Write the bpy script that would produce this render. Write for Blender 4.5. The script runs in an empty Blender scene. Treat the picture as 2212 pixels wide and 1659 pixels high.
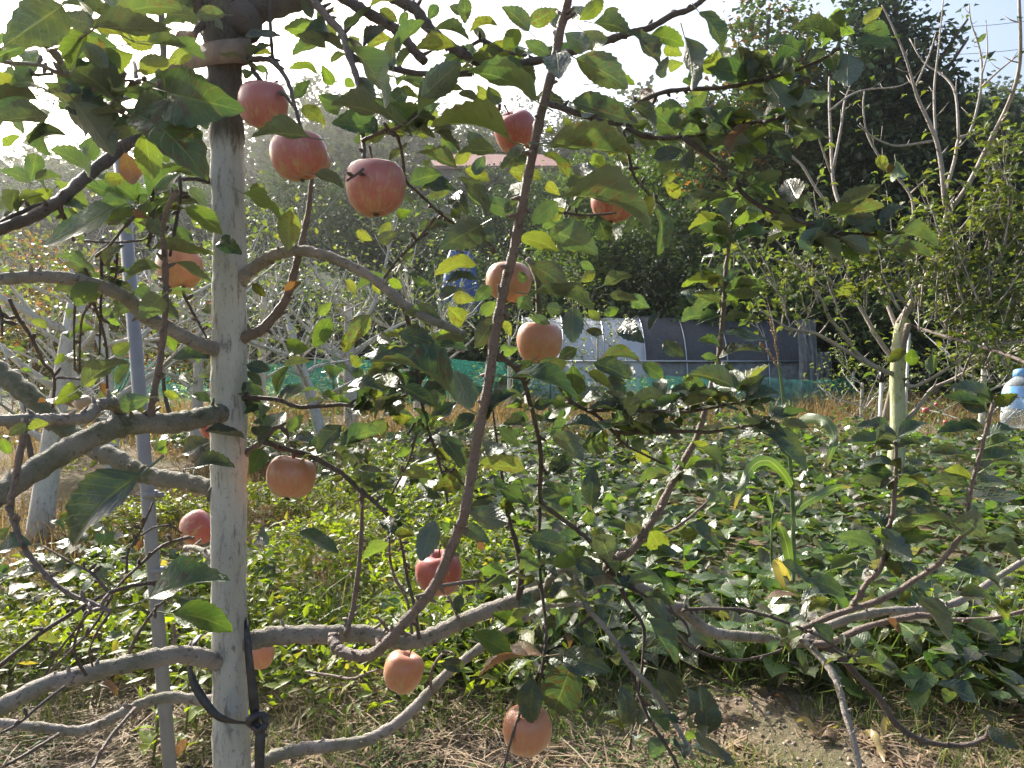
import bpy, math, random
import numpy as np
from mathutils import Vector, Matrix, noise as mnoise

# ------------------------------------------------------------------ camera, sky, sun, exposure
scene = bpy.context.scene
col = scene.collection
SUN_AZ, SUN_EL = 39.0, 31.0            # degrees left of the view direction (+Y), above the horizon
CAM_H, PITCH = 1.40, math.atan(110 / 1671)
PW, PH, FPX = 2212.0, 1659.0, 1671.0
cam = bpy.data.objects.new('camera', bpy.data.cameras.new('camera'))
cam.data.sensor_width = 36.0
cam.data.lens = 36.0 * FPX / PW
cam.data.clip_start = 0.02
cam.data.clip_end = 3000.0
cam.location = (0, 0, CAM_H)
cam.rotation_euler = (math.pi / 2 - PITCH, 0, 0)
col.objects.link(cam)
scene.camera = cam
world = bpy.data.worlds.new('World')
scene.world = world
world.use_nodes = True
wn = world.node_tree
sky = wn.nodes.new('ShaderNodeTexSky')
sky.sky_type = 'NISHITA'
sky.sun_disc = False
sky.sun_elevation = math.radians(SUN_EL)
sky.sun_rotation = math.radians(-SUN_AZ)
sky.air_density = 1.0
sky.dust_density = 5.0
sky.ozone_density = 1.0
wn.nodes['Background'].inputs['Strength'].default_value = 0.115
wn.links.new(sky.outputs[0], wn.nodes['Background'].inputs['Color'])
sl = bpy.data.lights.new('sun', 'SUN')
sl.energy = 5.0
sl.angle = math.radians(0.53)
sl.color = (1.0, 0.95, 0.87)
sun = bpy.data.objects.new('sun', sl)
a, e = math.radians(SUN_AZ), math.radians(SUN_EL)
TOSUN = Vector((-math.sin(a) * math.cos(e), math.cos(a) * math.cos(e), math.sin(e)))
sun.rotation_euler = TOSUN.to_track_quat('Z', 'Y').to_euler()
sun.location = (-20, 20, 30)
col.objects.link(sun)
vs = scene.view_settings
vs.view_transform = 'Standard'
vs.look = 'None'
vs.gamma = 1.0
vs.exposure = 1.42
scene.cycles.max_bounces = 8
scene.cycles.transparent_max_bounces = 12
scene.cycles.use_denoising = True
scene.cycles.caustics_reflective = False
scene.cycles.caustics_refractive = False

rng = random.Random(7)
npr = np.random.default_rng(11)

# ------------------------------------------------------------------ helpers
CP, SP = math.cos(PITCH), math.sin(PITCH)
TILES = {'D': (0, 0, 1.0), 'TL': (0, 0, 3.0), 'T': (737.33, 0, 3.0), 'R1': (1474.67, 0, 3.0),
         'L2': (0, 553, 3.0), 'C': (737.33, 553, 3.0), 'R2': (1474.67, 553, 3.0),
         'BL': (0, 1106, 3.0), 'BC': (737.33, 1106, 3.0), 'BR': (1474.67, 1106, 3.0)}

def P(x, y, d):
    """world point seen at photograph position (x, y) at distance d along the view axis"""
    r, u = (x - PW / 2) / FPX * d, -(y - PH / 2) / FPX * d
    return Vector((r, d * CP + u * SP, CAM_H + u * CP - d * SP))

def TP(tile, x, y):
    ox, oy, s = TILES[tile]
    return ox + x / s, oy + y / s

def G(x, y, z=0.0):
    """where the line of sight through (x, y) meets the level z"""
    v = P(x, y, 1.0) - Vector((0, 0, CAM_H))
    t = (z - CAM_H) / v.z
    return Vector((v.x * t, v.y * t, z))

def tag(o, label=None, cat=None, group=None, kind=None):
    for k, v in (('label', label), ('category', cat), ('group', group), ('kind', kind)):
        if v:
            o[k] = v
    return o

def link(name, me, parent=None, mat=None):
    o = bpy.data.objects.new(name, me)
    col.objects.link(o)
    if parent is not None:
        o.parent = parent
    if mat is not None and me is not None and len(me.materials) == 0:
        me.materials.append(mat)
    return o

def empty(name, loc=(0, 0, 0)):
    o = bpy.data.objects.new(name, None)
    o.empty_display_size = 0.1
    o.location = loc
    col.objects.link(o)
    bpy.context.view_layer.update()
    return o

def adopt(o, parent):
    """parent while keeping the world position of a part that was built in world space"""
    o.parent = parent
    o.matrix_parent_inverse = Matrix.Translation(-Vector(parent.location))
    return o

def mesh_np(name, V, faces, uv=None, smooth=True):
    """faces: list of (n,3) / (n,4) index arrays; uv per vertex"""
    me = bpy.data.meshes.new(name)
    V = np.asarray(V, dtype=np.float32)
    faces = [np.asarray(f, dtype=np.int32) for f in faces if len(f)]
    nl = sum(f.size for f in faces)
    npoly = sum(len(f) for f in faces)
    me.vertices.add(len(V))
    me.vertices.foreach_set('co', V.ravel())
    me.loops.add(nl)
    idx = np.concatenate([f.ravel() for f in faces])
    me.loops.foreach_set('vertex_index', idx)
    me.polygons.add(npoly)
    sizes = np.concatenate([np.full(len(f), f.shape[1], np.int32) for f in faces])
    starts = np.concatenate([[0], np.cumsum(sizes)[:-1]]).astype(np.int32)
    me.polygons.foreach_set('loop_start', starts)
    if uv is not None:
        l = me.uv_layers.new(name='UVMap')
        l.data.foreach_set('uv', np.asarray(uv, dtype=np.float32)[idx].ravel())
    me.update(calc_edges=True)
    me.polygons.foreach_set('use_smooth', np.full(npoly, smooth, dtype=bool))
    me.validate()
    return me

class MB:
    """collects pieces of one part and links them as one mesh"""
    def __init__(s):
        s.v, s.f, s.u = [], [], []
    def add(s, v, f, u=None):
        n = len(s.v)
        s.v += [tuple(q) for q in v]
        s.f += [tuple(i + n for i in q) for q in f]
        s.u += list(u) if u is not None else [(0, 0)] * len(v)
    def box(s, c, h, m=None):
        pts = [Vector((c[0] + sx * h[0], c[1] + sy * h[1], c[2] + sz * h[2])) for sx in (-1, 1) for sy in (-1, 1) for sz in (-1, 1)]
        if m is not None:
            pts = [m @ p for p in pts]
        s.add(pts, [(0, 1, 3, 2), (4, 6, 7, 5), (0, 4, 5, 1), (2, 3, 7, 6), (0, 2, 6, 4), (1, 5, 7, 3)])
    def tube(s, pts, rad, sides=8, cap=True, lump=0.0, lf=30.0):
        n = len(pts)
        pts = [Vector(p) for p in pts]
        t = (pts[1] - pts[0]).normalized()
        nrm = t.orthogonal().normalized()
        v, u, L = [], [], 0.0
        for i in range(n):
            tt = (pts[min(i + 1, n - 1)] - pts[max(i - 1, 0)])
            if tt.length < 1e-9:
                tt = t
            tt.normalize()
            nrm = (nrm - tt * nrm.dot(tt))
            nrm = nrm.normalized() if nrm.length > 1e-6 else tt.orthogonal().normalized()
            b = tt.cross(nrm)
            if i:
                L += (pts[i] - pts[i - 1]).length
            r = rad[i] if hasattr(rad, '__len__') else rad
            for k in range(sides):
                an = 2 * math.pi * k / sides
                q = nrm * math.cos(an) + b * math.sin(an)
                k_ = 1.0 + (lump * (mnoise.noise((pts[i] + q * r) * lf) + .6 * mnoise.noise((pts[i] + q * r) * lf * 2.7)) if lump else 0.0)
                v.append(pts[i] + q * r * k_)
                u.append((k / sides, L))
            t = tt
        f = [(i * sides + k, i * sides + (k + 1) % sides, (i + 1) * sides + (k + 1) % sides, (i + 1) * sides + k)
             for i in range(n - 1) for k in range(sides)]
        if cap:
            f.append(tuple(range(sides - 1, -1, -1)))
            f.append(tuple((n - 1) * sides + k for k in range(sides)))
        s.add(v, f, u)
    def lathe(s, prof, seg=16, m=None):
        v, f = [], []
        for (r, z) in prof:
            for k in range(seg):
                an = 2 * math.pi * k / seg
                p = Vector((r * math.cos(an), r * math.sin(an), z))
                v.append(m @ p if m is not None else p)
        for i in range(len(prof) - 1):
            for k in range(seg):
                f.append((i * seg + k, i * seg + (k + 1) % seg, (i + 1) * seg + (k + 1) % seg, (i + 1) * seg + k))
        s.add(v, f)
    def ribbon(s, pts, wid, side, thick=0.0):
        """strip along pts; side = vector (or list) across it; thick > 0 makes it a closed slab"""
        n = len(pts)
        v, u, f = [], [], []
        for i in range(n):
            sd = side[i] if isinstance(side, list) else side
            t = (Vector(pts[min(i + 1, n - 1)]) - Vector(pts[max(i - 1, 0)])).normalized()
            sd = (sd - t * sd.dot(t)).normalized()
            nn = t.cross(sd)
            w = wid[i]
            if thick:
                for (q, z) in ((-1, -1), (1, -1), (1, 1), (-1, 1)):
                    v.append(Vector(pts[i]) + sd * w * .5 * q + nn * thick * .5 * z)
                    u.append((i / (n - 1), q * .5 + .5))
            else:
                for q, dz in ((-1, .16), (0, 0), (1, .16)):
                    v.append(Vector(pts[i]) + sd * w * .5 * q + nn * w * dz)
                    u.append((i / (n - 1), q * .5 + .5))
        m = 4 if thick else 3
        for i in range(n - 1):
            for k in range(4 if thick else 2):
                f.append((i * m + k, i * m + (k + 1) % m, (i + 1) * m + (k + 1) % m, (i + 1) * m + k))
        if thick:
            f.append((3, 2, 1, 0)); f.append(tuple((n - 1) * 4 + k for k in range(4)))
        s.add(v, f, u)
    def mesh(s, name, smooth=True):
        me = bpy.data.meshes.new(name)
        me.from_pydata([tuple(q) for q in s.v], [], s.f)
        l = me.uv_layers.new(name='UVMap')
        idx = np.empty(len(me.loops), np.int32)
        me.loops.foreach_get('vertex_index', idx)
        l.data.foreach_set('uv', np.asarray(s.u, dtype=np.float32)[idx].ravel())
        me.polygons.foreach_set('use_smooth', [smooth] * len(me.polygons))
        me.update()
        return me
    def build(s, name, mat, parent=None, smooth=True, world=True):
        o = link(name, s.mesh(name, smooth), None, mat)
        if parent is not None:
            if world:
                adopt(o, parent)
            else:
                o.parent = parent
        return o

def spline(pts, per=5):
    """Catmull-Rom through a list of tuples of any length"""
    A = np.array(pts, dtype=float)
    if len(A) < 3:
        t = np.linspace(0, 1, per + 1)[:, None]
        return A[0] * (1 - t) + A[-1] * t
    E = np.vstack([2 * A[0] - A[1], A, 2 * A[-1] - A[-2]])
    out = []
    for i in range(1, len(E) - 2):
        p0, p1, p2, p3 = E[i - 1], E[i], E[i + 1], E[i + 2]
        for t in np.linspace(0, 1, per, endpoint=False):
            out.append(.5 * ((2 * p1) + (-p0 + p2) * t + (2 * p0 - 5 * p1 + 4 * p2 - p3) * t * t + (-p0 + 3 * p1 - 3 * p2 + p3) * t ** 3))
    out.append(E[-2])
    return np.array(out)

def rand_rot(n, tilt, r=npr):
    """n rotation matrices: random yaw, then leaning away from horizontal by up to tilt (radians, normal-distributed)"""
    yaw = r.uniform(0, 2 * np.pi, n)
    tl = np.abs(r.normal(0, tilt, n))
    ta = r.uniform(0, 2 * np.pi, n)
    cy, sy = np.cos(yaw), np.sin(yaw)
    Z = np.zeros(n); O = np.ones(n)
    R1 = np.stack([np.stack([cy, -sy, Z], -1), np.stack([sy, cy, Z], -1), np.stack([Z, Z, O], -1)], -2)
    ax = np.stack([np.cos(ta), np.sin(ta), Z], -1)
    c, s = np.cos(tl), np.sin(tl)
    K = np.zeros((n, 3, 3))
    K[:, 0, 2] = ax[:, 1]; K[:, 1, 2] = -ax[:, 0]; K[:, 2, 0] = -ax[:, 1]; K[:, 2, 1] = ax[:, 0]
    R2 = np.eye(3)[None] + s[:, None, None] * K + (1 - c)[:, None, None] * (K @ K)
    return R2 @ R1

def batch(templates, pos, rot, scale):
    """many copies of leaf templates (V, F list, uv) as one set of arrays"""
    pos = np.asarray(pos, float); n = len(pos)
    pick = npr.integers(0, len(templates), n)
    Vs, Us, F3, F4, off = [], [], [], [], 0
    for k, (tv, tf, tu) in enumerate(templates):
        m = np.where(pick == k)[0]
        if not len(m):
            continue
        sc = np.asarray(scale)[m]
        if sc.ndim == 1:
            sc = np.stack([sc, sc, sc], -1)
        v = np.einsum('nij,nvj->nvi', rot[m], tv[None] * sc[:, None, :]) + pos[m][:, None, :]
        Vs.append(v.reshape(-1, 3)); Us.append(np.tile(tu, (len(m), 1)))
        for f in tf:
            ff = (f[None] + (np.arange(len(m)) * len(tv))[:, None, None] + off).reshape(-1, f.shape[1])
            (F3 if f.shape[1] == 3 else F4).append(ff)
        off += len(m) * len(tv)
    return np.concatenate(Vs), ([np.concatenate(F3)] if F3 else []) + ([np.concatenate(F4)] if F4 else []), np.concatenate(Us)

def batch_obj(name, templates, pos, rot, scale, mat, parent=None):
    V, F, U = batch(templates, pos, rot, scale)
    me = mesh_np(name, V, F, U)
    o = link(name, me, None, mat)
    if parent is not None:
        adopt(o, parent)
    return o

# ------------------------------------------------------------------ leaf shapes
def leaf_template(rows=12, arch=.12, fold=.10, wave=.05, ph=0.0, twist=0.0, wid=.54, serr=.05, petiole=.28, roll=0.0):
    V, F3, F4, U = [], [], [], []
    for i in range(rows):
        t = i / (rows - 1)
        w = .5 * wid * (math.sin(math.pi * min(1, t ** .82)) ** .78 if 0 < t < 1 else 0.0)
        w = max(w, .012) * (1 + (serr if i % 2 else -serr))
        z0 = 4 * arch * t * (1 - t)
        tw = twist * (t - .4)
        for q in (-1, 0, 1):
            wob = wave * math.sin(t * 9 + ph + q * 1.3) * abs(q)
            y = q * w * math.cos(tw) * (1 - roll * .35)
            z = z0 + abs(q) * fold * w / (.5 * wid) + wob * w / (.5 * wid) + q * w * math.sin(tw)
            V.append((t + .012 * abs(q) * (1 if i % 2 else -1), y, z)); U.append((t, q * .5 + .5))
    for i in range(rows - 1):
        a = i * 3
        F4 += [(a, a + 3, a + 4, a + 1), (a + 1, a + 4, a + 5, a + 2)]
    if petiole:
        b = len(V)
        for (x, z, r) in ((.02, -.004, .011), (-petiole, -.06, .014)):
            for k in range(3):
                an = k * 2.094
                V.append((x, r * math.cos(an), z + r * math.sin(an))); U.append((0, .5))
        F4 += [(b + k, b + (k + 1) % 3, b + 3 + (k + 1) % 3, b + 3 + k) for k in range(3)]
    return np.array(V), [np.array(F4, np.int32)], np.array(U)

def simple_leaf(fold=.12, wid=.6, droop=.1, rows=3):
    """8-triangle leaf for middle distance"""
    V, U, F = [], [], []
    prof = {3: [(0, .05), (.42, 1.0), (1, .04)], 4: [(0, .06), (.3, .95), (.65, .8), (1, .03)]}[rows]
    for (t, w) in prof:
        for q in (-1, 0, 1):
            V.append((t, q * wid * .5 * w, abs(q) * fold * w - droop * t * t)); U.append((t, q * .5 + .5))
    for i in range(len(prof) - 1):
        a = i * 3
        F += [(a, a + 3, a + 4, a + 1), (a + 1, a + 4, a + 5, a + 2)]
    return np.array(V), [np.array(F, np.int32)], np.array(U)

def heart_leaf(cup=.10, droop=.12, w=.95):
    """sweet potato leaf: heart with two basal lobes and a pointed tip"""
    o = [(-.14, .22), (-.10, .42), (.12, .50), (.40, .40), (.68, .20), (1.0, .0)]
    V = [(0, 0, 0), (.5, 0, -droop * .25)]
    U = [(0, .5), (.5, .5)]
    for sgn in (1, -1):
        for (x, y) in o:
            V.append((x, sgn * y * w, cup * (y / .5) ** 1.5 - droop * x * abs(x) + .03 * math.sin(9 * x + sgn)))
            U.append((x, .5 + sgn * y))
    F = []
    for s_, base in ((1, 2), (-1, 8)):
        ids = [0] + [base + k for k in range(6)]
        tri = [(0, base, base + 1), (0, base + 1, base + 2), (0, base + 2, 1), (1, base + 2, base + 3), (1, base + 3, base + 4), (1, base + 4, base + 5)]
        F += tri if s_ < 0 else [t[::-1] for t in tri]
    return np.array(V, float), [np.array(F, np.int32)], np.array(U, float)

def blade(bend=.4, w=.03):
    V, U = [], []
    for (t, ww) in ((0, 1), (.4, .9), (.75, .6)):
        for q in (-1, 1):
            V.append((bend * t * t, q * w * ww * .5, t * (1 - .25 * bend * t))); U.append((t, q * .5 + .5))
    V.append((bend, 0, 1 - .25 * bend)); U.append((1, .5))
    return np.array(V), [np.array([(0, 1, 3, 2), (2, 3, 5, 4)], np.int32), np.array([(4, 5, 6)], np.int32)], np.array(U)

# ------------------------------------------------------------------ materials
def new_mat(name):
    m = bpy.data.materials.new(name)
    m.use_nodes = True
    nt = m.node_tree
    nt.nodes.clear()
    return m, nt, nt.nodes.new('ShaderNodeOutputMaterial')

def N(nt, typ, **kw):
    n = nt.nodes.new(typ)
    for k, v in kw.items():
        if k.startswith('i_'):
            n.inputs[k[2:]].default_value = v
        else:
            setattr(n, k, v)
    return n

def math_n(nt, op, a, b=None, c=None):
    n = nt.nodes.new('ShaderNodeMath'); n.operation = op
    for i, x in enumerate((a, b, c)):
        if x is None:
            continue
        if isinstance(x, (int, float)):
            n.inputs[i].default_value = x
        else:
            nt.links.new(x, n.inputs[i])
    return n.outputs[0]

def mix_c(nt, fac, a, b, mode='MIX'):
    n = nt.nodes.new('ShaderNodeMix'); n.data_type = 'RGBA'; n.blend_type = mode
    for s, x in ((n.inputs[0], fac), (n.inputs[6], a), (n.inputs[7], b)):
        if isinstance(x, (int, float)):
            s.default_value = x
        elif isinstance(x, (tuple, list)):
            s.default_value = (*x[:3], 1)
        else:
            nt.links.new(x, s)
    return n.outputs[2]

def ramp(nt, fac, stops):
    n = nt.nodes.new('ShaderNodeValToRGB')
    el = n.color_ramp.elements
    while len(el) < len(stops):
        el.new(.5)
    for e_, (p_, c_) in zip(el, stops):
        e_.position = p_
        e_.color = (c_, c_, c_, 1) if isinstance(c_, (int, float)) else (*c_, 1)
    nt.links.new(fac, n.inputs[0])
    return n.outputs[0]

def noise_n(nt, vec, scale, detail=4, rough=.55):
    n = N(nt, 'ShaderNodeTexNoise', i_Scale=scale, i_Detail=detail, i_Roughness=rough)
    if vec is not None:
        nt.links.new(vec, n.inputs['Vector'])
    return n.outputs['Fac']

def mapping(nt, vec, scale=(1, 1, 1), loc=None):
    n = nt.nodes.new('ShaderNodeMapping')
    n.inputs['Scale'].default_value = scale
    nt.links.new(vec, n.inputs['Vector'])
    if loc is not None:
        nt.links.new(loc, n.inputs['Location'])
    return n.outputs[0]

def bump(nt, h, strength=.3, dist=.01):
    n = N(nt, 'ShaderNodeBump', i_Strength=strength, i_Distance=dist)
    nt.links.new(h, n.inputs['Height'])
    return n.outputs[0]

def leaf_mat(name, cols, trans=.35, rough=.42, under=(.20, .25, .16), spots=.5, veins=True, tcol=(1.5, 1.55, .55), spec=.45, detail=True, stripes=False):
    """cols: list of base colours picked per leaf; brown blotches, veins, paler underside, light passing through"""
    m, nt, out = new_mat(name)
    oi = nt.nodes.new('ShaderNodeObjectInfo'); ge = nt.nodes.new('ShaderNodeNewGeometry')
    rnd = math_n(nt, 'FRACT', math_n(nt, 'ADD', oi.outputs['Random'], ge.outputs['Random Per Island']))
    n = len(cols)
    c = ramp(nt, rnd, [(i / max(1, n - 1), k) for i, k in enumerate(cols)])
    tc = nt.nodes.new('ShaderNodeTexCoord')
    fine = None
    if stripes:
        sx = nt.nodes.new('ShaderNodeSeparateXYZ'); nt.links.new(tc.outputs['UV'], sx.inputs[0])
        st = noise_n(nt, mapping(nt, tc.outputs['UV'], (1.5, 34, 1)), 1.0, 2)
        mid = ramp(nt, math_n(nt, 'ABSOLUTE', math_n(nt, 'SUBTRACT', sx.outputs[1], .5)), [(.02, 1.0), (.07, .0)])
        c = mix_c(nt, ramp(nt, st, [(.35, 0.0), (.65, .7)]), c, (.05, .085, .03))
        c = mix_c(nt, math_n(nt, 'MULTIPLY', mid, .7), c, (.30, .34, .18))
        tipm = ramp(nt, math_n(nt, 'ADD', sx.outputs[0], math_n(nt, 'MULTIPLY', math_n(nt, 'SUBTRACT', st, .5), .25)), [(.80, 0.0), (.92, 1.0)])
        c = mix_c(nt, tipm, c, (.30, .22, .09))
        fine, veins = st, False
    if detail:
        off = nt.nodes.new('ShaderNodeCombineXYZ')
        for k, q in enumerate((37.0, 91.0, 53.0)):
            nt.links.new(math_n(nt, 'MULTIPLY', rnd, q), off.inputs[k])
        vec = mapping(nt, tc.outputs['UV'], (1.6, 1.0, 1), off.outputs[0])
        big = noise_n(nt, vec, 2.3, 3)
        c = mix_c(nt, math_n(nt, 'MULTIPLY', ramp(nt, big, [(.45, 0.0), (.75, 1.0)]), .55), c, (.13, .16, .035))
        if spots:
            sp = noise_n(nt, vec, 5.5, 4, .65)
            thr = math_n(nt, 'ADD', sp, math_n(nt, 'MULTIPLY', math_n(nt, 'SUBTRACT', rnd, .5), .16))
            sm = ramp(nt, thr, [(.58, 0.0), (.65, 1.0)])
            c = mix_c(nt, math_n(nt, 'MULTIPLY', sm, spots), c, (.085, .045, .022))
        fine = noise_n(nt, vec, 7, 2)
        if veins:
            sx = nt.nodes.new('ShaderNodeSeparateXYZ'); nt.links.new(tc.outputs['UV'], sx.inputs[0])
            av = math_n(nt, 'ABSOLUTE', math_n(nt, 'SUBTRACT', sx.outputs[1], .5))
            k = math_n(nt, 'FRACT', math_n(nt, 'SUBTRACT', math_n(nt, 'MULTIPLY', sx.outputs[0], 8.0), math_n(nt, 'MULTIPLY', av, 4.0)))
            side = ramp(nt, math_n(nt, 'ABSOLUTE', math_n(nt, 'SUBTRACT', k, .5)), [(.0, 1.0), (.10, .0)])
            mid = ramp(nt, av, [(.0, 1.0), (.035, .0)])
            vn = math_n(nt, 'MAXIMUM', math_n(nt, 'MULTIPLY', side, .45), mid)
            c = mix_c(nt, math_n(nt, 'MULTIPLY', vn, .45), c, (.22, .26, .10))
    base = mix_c(nt, math_n(nt, 'MULTIPLY', ge.outputs['Backfacing'], .6), c, under)
    p = N(nt, 'ShaderNodeBsdfPrincipled', i_Roughness=rough)
    p.inputs['Specular IOR Level'].default_value = spec
    nt.links.new(base, p.inputs['Base Color'])
    if fine is not None:
        h = fine if not veins else math_n(nt, 'SUBTRACT', math_n(nt, 'MULTIPLY', fine, .8), math_n(nt, 'MULTIPLY', vn, .5))
        nt.links.new(bump(nt, h, .45, .006), p.inputs['Normal'])
        nt.links.new(ramp(nt, fine, [(.3, rough - .08), (.7, rough + .18)]), p.inputs['Roughness'])
    tr = nt.nodes.new('ShaderNodeBsdfTranslucent')
    nt.links.new(mix_c(nt, 1.0, c, tcol, 'MULTIPLY'), tr.inputs['Color'])
    mx = nt.nodes.new('ShaderNodeMixShader'); mx.inputs[0].default_value = trans
    nt.links.new(p.outputs[0], mx.inputs[1]); nt.links.new(tr.outputs[0], mx.inputs[2])
    nt.links.new(mx.outputs[0], out.inputs[0])
    return m

def bark_mat(name, c1, c2, c3, vscale=(1, 1, .35), scale=60, rough=.8, moss=0.0, mosscol=(.07, .08, .03), bumps=.5, top=None):
    """c1 ground tone, c2 blotches, c3 fine marks; top=(z, colour): bare bark above the whitewash line"""
    m, nt, out = new_mat(name)
    tc = nt.nodes.new('ShaderNodeTexCoord')
    vec = mapping(nt, tc.outputs['Object'], vscale)
    n1 = noise_n(nt, vec, scale * .25, 5)
    n2 = noise_n(nt, vec, scale, 5, .7)
    n3 = noise_n(nt, mapping(nt, tc.outputs['Object'], (1, 1, vscale[2] * 2.2)), scale * 2.6, 3, .6)
    c = mix_c(nt, ramp(nt, n1, [(.40, 0.0), (.64, 1.0)]), c1, c2)
    c = mix_c(nt, ramp(nt, n2, [(.55, 0.0), (.64, .85)]), c, c3)
    c = mix_c(nt, ramp(nt, n3, [(.62, 0.0), (.70, .55)]), c, tuple(q * .55 for q in c3))
    if top is not None:
        ge = nt.nodes.new('ShaderNodeNewGeometry')
        sx = nt.nodes.new('ShaderNodeSeparateXYZ'); nt.links.new(ge.outputs['Position'], sx.inputs[0])
        zz = math_n(nt, 'ADD', sx.outputs[2], math_n(nt, 'MULTIPLY', math_n(nt, 'SUBTRACT', n2, .5), .06))
        k = math_n(nt, 'SMOOTH_MAX', 0.0, 0.0)
        f = ramp(nt, math_n(nt, 'ADD', math_n(nt, 'MULTIPLY', math_n(nt, 'SUBTRACT', zz, top[0]), 30.0), .5), [(0.0, 0.0), (1.0, 1.0)])
        bare = mix_c(nt, ramp(nt, n2, [(.4, 0.0), (.6, 1.0)]), top[1], tuple(q * .55 for q in top[1]))
        c = mix_c(nt, f, c, bare)
    if moss:
        mm = noise_n(nt, tc.outputs['Object'], 9, 5, .7)
        c = mix_c(nt, math_n(nt, 'MULTIPLY', ramp(nt, mm, [(.46, 0.0), (.60, 1.0)]), moss), c, mosscol)
    p = N(nt, 'ShaderNodeBsdfPrincipled', i_Roughness=rough)
    p.inputs['Specular IOR Level'].default_value = .25
    nt.links.new(c, p.inputs['Base Color'])
    nt.links.new(bump(nt, math_n(nt, 'ADD', n2, math_n(nt, 'MULTIPLY', n3, .5)), bumps * 1.5, .010), p.inputs['Normal'])
    nt.links.new(p.outputs[0], out.inputs[0])
    return m

def plain_mat(name, c, rough=.6, var=.25, scale=20, metal=0.0, bumps=.2, spec=.4, trans=0.0, alpha=1.0, c2=None, coord='Object', dist=.01):
    m, nt, out = new_mat(name)
    tc = nt.nodes.new('ShaderNodeTexCoord')
    n1 = noise_n(nt, tc.outputs[coord], scale, 5, .6)
    cc = mix_c(nt, ramp(nt, n1, [(.35, 0.0), (.65, 1.0)]), c, c2 if c2 else tuple(q * (1 - var) for q in c))
    p = N(nt, 'ShaderNodeBsdfPrincipled', i_Roughness=rough, i_Metallic=metal)
    p.inputs['Specular IOR Level'].default_value = spec
    nt.links.new(cc, p.inputs['Base Color'])
    if bumps:
        nt.links.new(bump(nt, n1, bumps, dist), p.inputs['Normal'])
    sh = p.outputs[0]
    if trans:
        tr = nt.nodes.new('ShaderNodeBsdfTranslucent'); nt.links.new(cc, tr.inputs[0])
        mx = nt.nodes.new('ShaderNodeMixShader'); mx.inputs[0].default_value = trans
        nt.links.new(sh, mx.inputs[1]); nt.links.new(tr.outputs[0], mx.inputs[2]); sh = mx.outputs[0]
    if alpha < 1:
        tp = nt.nodes.new('ShaderNodeBsdfTransparent')
        mx = nt.nodes.new('ShaderNodeMixShader'); mx.inputs[0].default_value = alpha
        nt.links.new(tp.outputs[0], mx.inputs[1]); nt.links.new(sh, mx.inputs[2]); sh = mx.outputs[0]
    nt.links.new(sh, out.inputs[0])
    return m

def random_mat(name, cols, rough=.7, trans=.2, spec=.3):
    """one plain colour per piece (straw, litter, grass)"""
    return leaf_mat(name, cols, trans=trans, rough=rough, spots=0, veins=False, detail=False, under=cols[len(cols) // 2], tcol=(1.3, 1.3, .8), spec=spec)

M = {}
M['leaf'] = leaf_mat('apple_leaf', [(.028, .054, .034), (.040, .074, .036), (.052, .090, .036), (.036, .064, .042), (.066, .098, .038)], trans=.30, spots=.85, rough=.36, spec=.65, tcol=(1.45, 1.65, .6), under=(.23, .27, .19))
M['leaf_y'] = leaf_mat('apple_leaf_yellow_lit', [(.060, .105, .025), (.085, .125, .028), (.12, .125, .03), (.06, .095, .028)], trans=.40, spots=.95, tcol=(1.5, 1.6, .55))  # yellower leaves; the brighter base also paints in sun shining through
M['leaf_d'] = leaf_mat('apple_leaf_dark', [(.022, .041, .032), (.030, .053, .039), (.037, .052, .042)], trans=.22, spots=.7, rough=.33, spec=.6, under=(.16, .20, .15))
M['leaf_b'] = leaf_mat('apple_leaf_dead', [(.12, .065, .035), (.16, .09, .045), (.08, .05, .035)], trans=.25, spots=.4, under=(.14, .09, .06), tcol=(1.6, 1.2, .7))
M['leaf_far'] = leaf_mat('orchard_leaf', [(.05, .085, .022), (.075, .12, .03), (.11, .15, .03), (.16, .17, .03), (.06, .10, .03)], trans=.40, spots=.4, veins=False)
M['trunk'] = bark_mat('whitewashed_bark', (.54, .54, .49), (.40, .40, .36), (.21, .20, .175), vscale=(1, 1, .22), scale=85, moss=.18, mosscol=(.20, .22, .11), bumps=.45, top=(1.73, (.10, .085, .07)))
M['bark'] = bark_mat('grey_bark', (.27, .24, .21), (.38, .34, .30), (.11, .09, .075), vscale=(1, 1, 1), scale=70, moss=.55, mosscol=(.12, .13, .07))
M['bark_m'] = bark_mat('mossy_bark', (.20, .19, .15), (.28, .26, .21), (.09, .085, .06), vscale=(1, 1, 1), scale=70, moss=.75, mosscol=(.085, .10, .045))
M['shoot'] = bark_mat('brown_shoot', (.19, .145, .12), (.24, .19, .16), (.10, .07, .055), vscale=(1, 1, 1), scale=90, rough=.55)
M['twig'] = bark_mat('dark_twig', (.11, .085, .07), (.15, .12, .10), (.06, .045, .04), vscale=(1, 1, 1), scale=110, rough=.65)
M['white_bark'] = bark_mat('whitewashed_limb_bark', (.55, .53, .48), (.44, .41, .37), (.26, .22, .19), vscale=(1, 1, .4), scale=40, moss=.1, mosscol=(.22, .24, .12))
M['limb_bark'] = bark_mat('pale_orchard_bark', (.38, .34, .30), (.30, .26, .23), (.17, .14, .12), vscale=(1, 1, .4), scale=40, moss=.15, mosscol=(.22, .24, .12))
# ------------------------------------------------------------------ ground and hills
def ss(a, b, x):
    t = np.clip((x - a) / (b - a), 0, 1)
    return t * t * (3 - 2 * t)

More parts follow.
